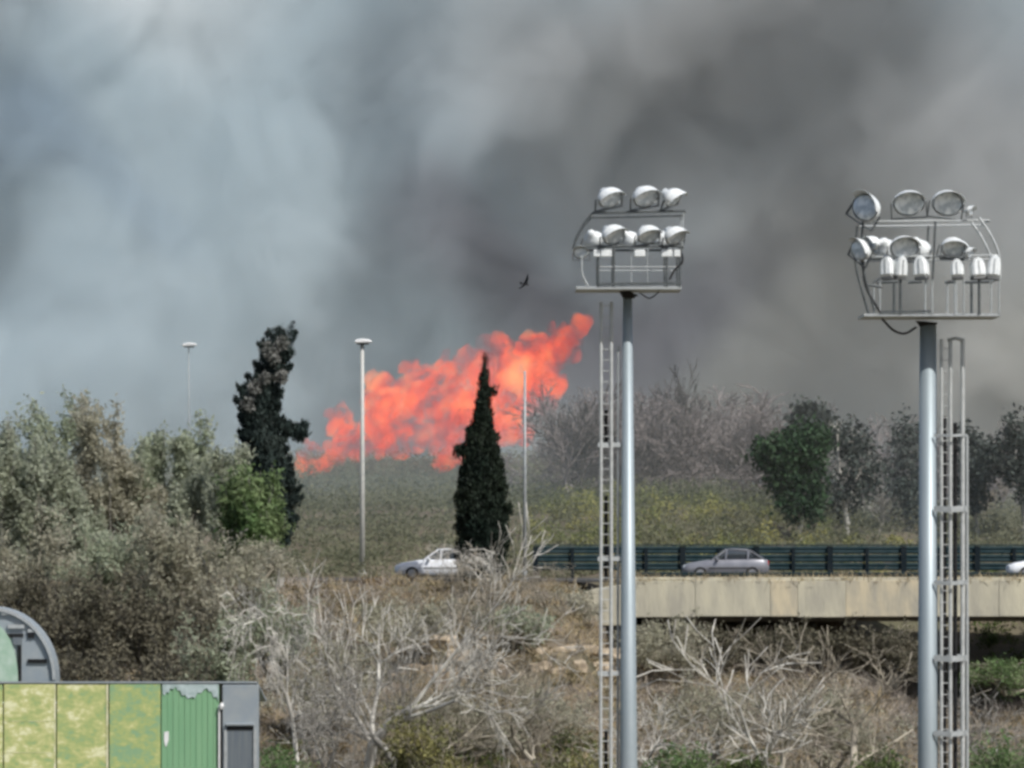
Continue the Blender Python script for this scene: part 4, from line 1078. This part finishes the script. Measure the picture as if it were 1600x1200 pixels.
# ------------------------------------------------------------------ trees beyond the road
bare_mesh('w1', 201, L=3.0, r=0.10, maxd=4, kids=3, spread=0.55, wig=0.16, up=0.12, shrink=0.66, minr=0.022)
bare_mesh('w2', 202, L=2.4, r=0.10, maxd=4, kids=3, spread=0.75, wig=0.20, up=0.08, shrink=0.72, minr=0.022)
bare_mesh('w3', 203, L=3.4, r=0.08, maxd=3, kids=4, spread=0.55, wig=0.12, up=0.14, shrink=0.62, minr=0.022)
WOOD = [(884, 318, 640, 'w2'), (905, 300, 640, 'w1'), (930, 312, 625, 'w3'), (955, 304, 640, 'w2'), (985, 316, 620, 'w1'), (1018, 305, 630, 'w2'), (1048, 298, 640, 'w1'), (1083, 302, 560, 'w3'), (1110, 310, 625, 'w2'),
        (1138, 300, 655, 'w1'), (1165, 308, 640, 'w3'), (1192, 302, 660, 'w2'), (1215, 314, 640, 'w1'), (865, 326, 665, 'w1'), (1035, 320, 620, 'w3'), (1150, 322, 640, 'w2')]
WOOD += [(890 + 13.5 * j + 5 * (j % 3), 297 + (j * 7) % 30, 612 + (j * 37) % 45, ('w1', 'w2', 'w3')[j % 3]) for j in range(24)]
WOOD += [(1215 + 25.0 * j, 300 + (j * 11) % 24, 660 + (j * 29) % 50, ('w2', 'w1', 'w3')[j % 3]) for j in range(16)]
WOOD = [(x, D, t - (0 if t < 570 else 18), k) for x, D, t, k in WOOD]
for i, (x, D, t, k) in enumerate(WOOD):
    if i == 7: lab = 'tall lone bare tree rising above the hazy wood'
    elif i in (1,): lab = 'dark bare tree at the left front of the hazy wood'
    else: lab = 'bare mauve grey tree in the hazy wood beyond the guard rail'
    bare(k, 'bare_tree', lab, x, D, t, 'bark_dark' if i in (1, 7) else 'bark_mauve', 'bare trees of the hazy wood', rz=i * 1.3, sx=0.8 if i == 7 else (1.0 + .2 * (i % 3)))
leafy('stone_pine', 'dark green round crowned pine right of the hazy wood', 274, [(1235, 705, 52, 26), (1205, 715, 26, 22), (1262, 690, 34, 26), (1245, 745, 45, 32), (1250, 778, 34, 24), (1255, 800, 26, 18)], 1250, 'pine', 1000, 0.13, 61, gap=0.3)
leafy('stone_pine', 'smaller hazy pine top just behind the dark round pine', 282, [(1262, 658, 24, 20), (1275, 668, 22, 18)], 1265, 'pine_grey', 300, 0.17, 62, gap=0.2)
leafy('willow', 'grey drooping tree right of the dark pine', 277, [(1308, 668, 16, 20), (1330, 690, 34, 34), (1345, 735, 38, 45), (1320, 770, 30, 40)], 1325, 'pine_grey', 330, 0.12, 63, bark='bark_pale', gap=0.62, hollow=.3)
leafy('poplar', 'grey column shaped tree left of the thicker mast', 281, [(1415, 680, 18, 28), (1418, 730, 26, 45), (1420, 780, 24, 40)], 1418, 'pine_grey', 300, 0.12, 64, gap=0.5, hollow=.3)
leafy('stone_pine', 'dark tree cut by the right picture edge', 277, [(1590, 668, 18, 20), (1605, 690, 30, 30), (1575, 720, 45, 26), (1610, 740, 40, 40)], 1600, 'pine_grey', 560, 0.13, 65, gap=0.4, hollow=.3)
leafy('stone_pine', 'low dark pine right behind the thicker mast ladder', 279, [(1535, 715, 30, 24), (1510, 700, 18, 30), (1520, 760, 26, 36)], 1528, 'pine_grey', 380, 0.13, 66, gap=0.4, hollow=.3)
bare('w2', 'bare_tree', 'pale forked bare tree in front of the drooping grey tree', 1318, 282, 690, 'bark_pale', rz=0.7, sx=.8)
bare('w2', 'bare_tree', 'pale bushy bare tree left of the thicker mast above the rail', 1375, 280, 745, 'bark', rz=2.1, sx=1.0)
bare('w1', 'bare_tree', 'brown bare tree between the thicker mast and the right edge', 1545, 283, 745, 'bark_tan', rz=2.9, sx=1.2)
bare('w2', 'bare_tree', 'pale scrubby bare tree just left of the tall cypress beyond the road', 640, 285, 800, 'bark', rz=2.9, sx=1.2)

# ------------------------------------------------------------------ scrub and undergrowth that nobody could count
def scrub(name, label, mat, n, xr, yr, per, sp, size, seed, zoff=0.25, cond=None, cat='scrub'):
    """low mounds of small leaves standing on the ground"""
    R = np.random.default_rng(seed)
    x = R.uniform(*xr, n); y = R.uniform(*yr, n)
    if cond is not None:
        k = cond(x, y, R); x, y = x[k], y[k]
    m_ = len(x); r = sp * R.uniform(.5, 1.6, m_); h = zoff * R.uniform(.5, 2.0, m_)
    d = R.normal(0, 1, (m_, per, 3)); d /= np.linalg.norm(d, axis=2, keepdims=True); d[:, :, 2] = np.abs(d[:, :, 2])
    rad = R.uniform(.55, 1.05, (m_, per, 1))
    C = np.stack([x, y, gz(x, y) - .05], 1)[:, None] + d * rad * np.stack([r, r, h], 1)[:, None]
    V, Fq = cards(C.reshape(-1, 3), size, R)
    o = mesh_obj(name, np_mesh(name, V, Fq), M[mat])
    tag(o, label, cat, kind='stuff'); return o
def twigs(name, label, mat, n, xr, yr, per, length, seed, cond=None, width=0.018, lean=0.8):
    R = np.random.default_rng(seed)
    x = R.uniform(*xr, n); y = R.uniform(*yr, n)
    if cond is not None:
        k = cond(x, y, R); x, y = x[k], y[k]
    B = np.repeat(np.stack([x, y, gz(x, y) - .05], 1), per, axis=0); N = len(B)
    B[:, :2] += R.normal(0, .22, (N, 2))
    d = np.stack([R.normal(0, lean, N), R.normal(0, lean, N), np.ones(N)], 1); d /= np.linalg.norm(d, axis=1, keepdims=True)
    l = length * R.uniform(.35, 1.3, (N, 1))
    mid = B + d * l * .55; tip = mid + (d + R.normal(0, .45, (N, 3))) * l * .5
    s = np.cross(d, R.normal(0, 1, (N, 3))); s /= np.linalg.norm(s, axis=1, keepdims=True); s *= width
    V = np.stack([B - s, B + s, mid + s * .8, tip, mid - s * .8], 1).reshape(-1, 3)
    i0 = (np.arange(N) * 5)[:, None]
    Fq = np.concatenate([i0 + np.array([[0, 1, 2, 4]]), i0 + np.array([[4, 2, 3, 3]])], 0)
    m1 = np.concatenate([i0 + np.array([[0, 1, 2]]), i0 + np.array([[0, 2, 4]]), i0 + np.array([[4, 2, 3]])], 0)
    o = mesh_obj(name, np_mesh(name, V, m1), M[mat])
    tag(o, label, 'scrub', kind='stuff'); return o
M['straw'] = material('dry_stems', (0.42, 0.345, 0.21), (0.24, 0.19, 0.12), scale=0.4, rough=0.9, island=0.4)
M['greystem'] = material('grey_stems', (0.36, 0.32, 0.27), (0.16, 0.14, 0.125), scale=0.55, rough=0.9, island=0.45)
M['dryleaf'] = leafm('leaf_dry', (0.25, 0.18, 0.10), (0.13, 0.115, 0.06), scale=0.3)
M['yellow'] = leafm('leaf_yellow_green', (0.42, 0.40, 0.16), (0.20, 0.235, 0.10), scale=0.28, tr=.5, island=.10)
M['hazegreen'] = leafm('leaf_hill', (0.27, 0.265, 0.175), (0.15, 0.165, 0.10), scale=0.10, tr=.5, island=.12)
left_side = lambda x, y, R: (x < 5.5) | (y < 244)
twigs('dry_brush', 'grey dry twigs and stems covering the bank below the road', 'greystem', 3200, (-26, 30), (203, 252), 14, 0.8, 71, cond=lambda x, y, R: ((x > 4) | (y < 244.5)) & ((x < -7) | (x > 4.6) | (y < 213) | (R.uniform(0, 1, len(x)) < .25)))
twigs('dry_grass', 'straw coloured dry grass on the bank and the road verge', 'straw', 3600, (-26, 30), (206, 246), 14, 0.55, 72, cond=lambda x, y, R: (x > 4) & (y < 243) | (x < 4.2) & (y < 245), width=0.014)
scrub('bank_scrub', 'brown and dull leafy scrub on the bank below the road', 'dryleaf', 1600, (-26, 30), (205, 252), 50, 0.5, 0.075, 73, cond=lambda x, y, R: (x > 4) | (y < 244))
GS = [(1050, 1190, 8), (1160, 1175, 4), (440, 1180, 3), (650, 1150, 5), (900, 1190, 4), (1390, 1180, 5), (1560, 1052, 6), (1580, 1170, 6), (1540, 1190, 5), (735, 1190, 5)]
def near_green(x, y, R):
    k = np.zeros(len(x), bool)
    for (px, py, r) in GS:
        D = 211.0 if py > 1100 else 258.0
        gx = P(px, 0, D).x
        k |= ((x - gx) ** 2 / (r * .32) ** 2 + (y - D) ** 2 / 30 < 1)
    return k
scrub('green_weeds', 'fresh green weeds growing along the foot of the bank', 'weed', 6000, (-14, 30), (203, 264), 50, 0.5, 0.075, 74, 0.45, cond=near_green)
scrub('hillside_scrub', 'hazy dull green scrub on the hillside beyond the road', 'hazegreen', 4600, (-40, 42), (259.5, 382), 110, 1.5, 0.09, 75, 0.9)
scrub('yellow_scrub', 'yellow green flowering scrub along the far side of the guard rail', 'yellow', 200, (0.5, 22), (262, 286), 170, 0.8, 0.085, 76, 0.8, cond=lambda x, y, R: R.uniform(0, 1, len(x)) < np.clip(1.2 - np.abs(x - 8) / 10, 0.1, 1))
twigs('verge_grass', 'dry grass tufts between the bridge kerb and the traffic', 'straw', 520, (4, 28), (244.9, 246.4), 10, 0.42, 77, width=0.014)
for v in bpy.data.objects['verge_grass'].data.vertices:
    v.co.z += max(0.0, ZR - 0.02 - float(gz(v.co.x, v.co.y)))

# ------------------------------------------------------------------ sandstone blocks in the bank
M['sandstone'] = material('sandstone', (0.42, 0.345, 0.25), (0.22, 0.18, 0.13), scale=2.4, rough=0.95, bump=0.8, bscale=5, island=0.2)
def boulder(R, w, h, d):
    bm = bmesh.new(); bmesh.ops.create_icosphere(bm, subdivisions=2, radius=1.0)
    off = Vector(R.uniform(-50, 50, 3))
    for v in bm.verts:
        n = v.co.copy(); q = Vector((math.copysign(abs(n.x) ** .42, n.x), math.copysign(abs(n.y) ** .42, n.y), math.copysign(abs(n.z) ** .42, n.z)))
        v.co = Vector((q.x * w / 2, q.y * d / 2, q.z * h / 2)) * (1 + .30 * mnoise.noise(n * 1.7 + off) + .16 * mnoise.noise(n * 4.1 + off))
    m = bpy.data.meshes.new('stone'); bm.to_mesh(m); bm.free(); return m
sw = empty('stone_outcrop', (P(760, 0, 222).x, 222, 3.0)); tag(sw, 'row of weathered tan sandstone blocks jutting from the bank below the white car', 'rocks')
R_ = np.random.default_rng(5)
for (px, py, w, h) in [(655, 1022, 40, 34), (690, 1012, 44, 40), (715, 1030, 36, 34), (640, 1048, 36, 22), (672, 1050, 40, 22), (706, 1056, 34, 20), (745, 1015, 26, 40), (765, 1008, 34, 26), (790, 1012, 30, 34), (778, 1042, 44, 26), (752, 1052, 26, 24),
                       (848, 1018, 34, 14), (880, 1016, 40, 12), (918, 1016, 40, 14), (955, 1022, 36, 18), (845, 1044, 34, 18), (870, 1052, 26, 16), (935, 1050, 40, 26), (955, 1058, 26, 24), (905, 1042, 24, 18), (618, 1056, 26, 14)]:
    x = P(px, 0, 222).x
    # depth at which the bank meets this line of sight
    ys = np.linspace(205, 244, 160); zs = gz(ys * (px - 800) / F, ys); hit = ys[np.argmax(zs >= ZC + (HZ - py) / F * ys)]
    p = P(px, py, float(hit) + .05)
    o = mesh_obj('stone', boulder(R_, w * hit / F, h * hit / F, w * hit / F * .9), M['sandstone'], sw, p - Vector(sw.location))
    o.rotation_euler = (R_.normal(0, .1), R_.normal(0, .15), R_.uniform(-.5, .5))
# the dark fallen trunk across the stones
fp = []
for (px, py) in ((722, 925), (700, 965), (672, 1000), (645, 1034), (622, 1050), (585, 1056)):
    ys = np.linspace(205, 244, 160); zs = gz(ys * (px - 800) / F, ys); hit = float(ys[np.argmax(zs >= ZC + (HZ - py) / F * ys)])
    fp.append(P(px, py, hit - .5))
o0 = fp[-1].copy()
ft = MB().tube([p - o0 for p in fp], [.12, .15, .17, .2, .16, .12], 8).build('fallen_trunk', M['bark_dark'], None, loc=o0, smooth=True)
MB().tube([fp[3] - o0, fp[3] - o0 + Vector((.3, -.5, -.1)), fp[3] - o0 + Vector((1.5, -.6, -.05))], [.1, .08, .03], 6).build('limb', M['bark_dark'], ft)
MB().tube([fp[4] - o0, fp[4] - o0 + Vector((-.2, -.3, -.6)), fp[4] - o0 + Vector((-.1, -.4, -1.3))], [.12, .1, .05], 6).build('limb', M['bark_pale'], ft)
tag(ft, 'dark fallen trunk lying diagonally across the sandstone blocks', 'trunk')
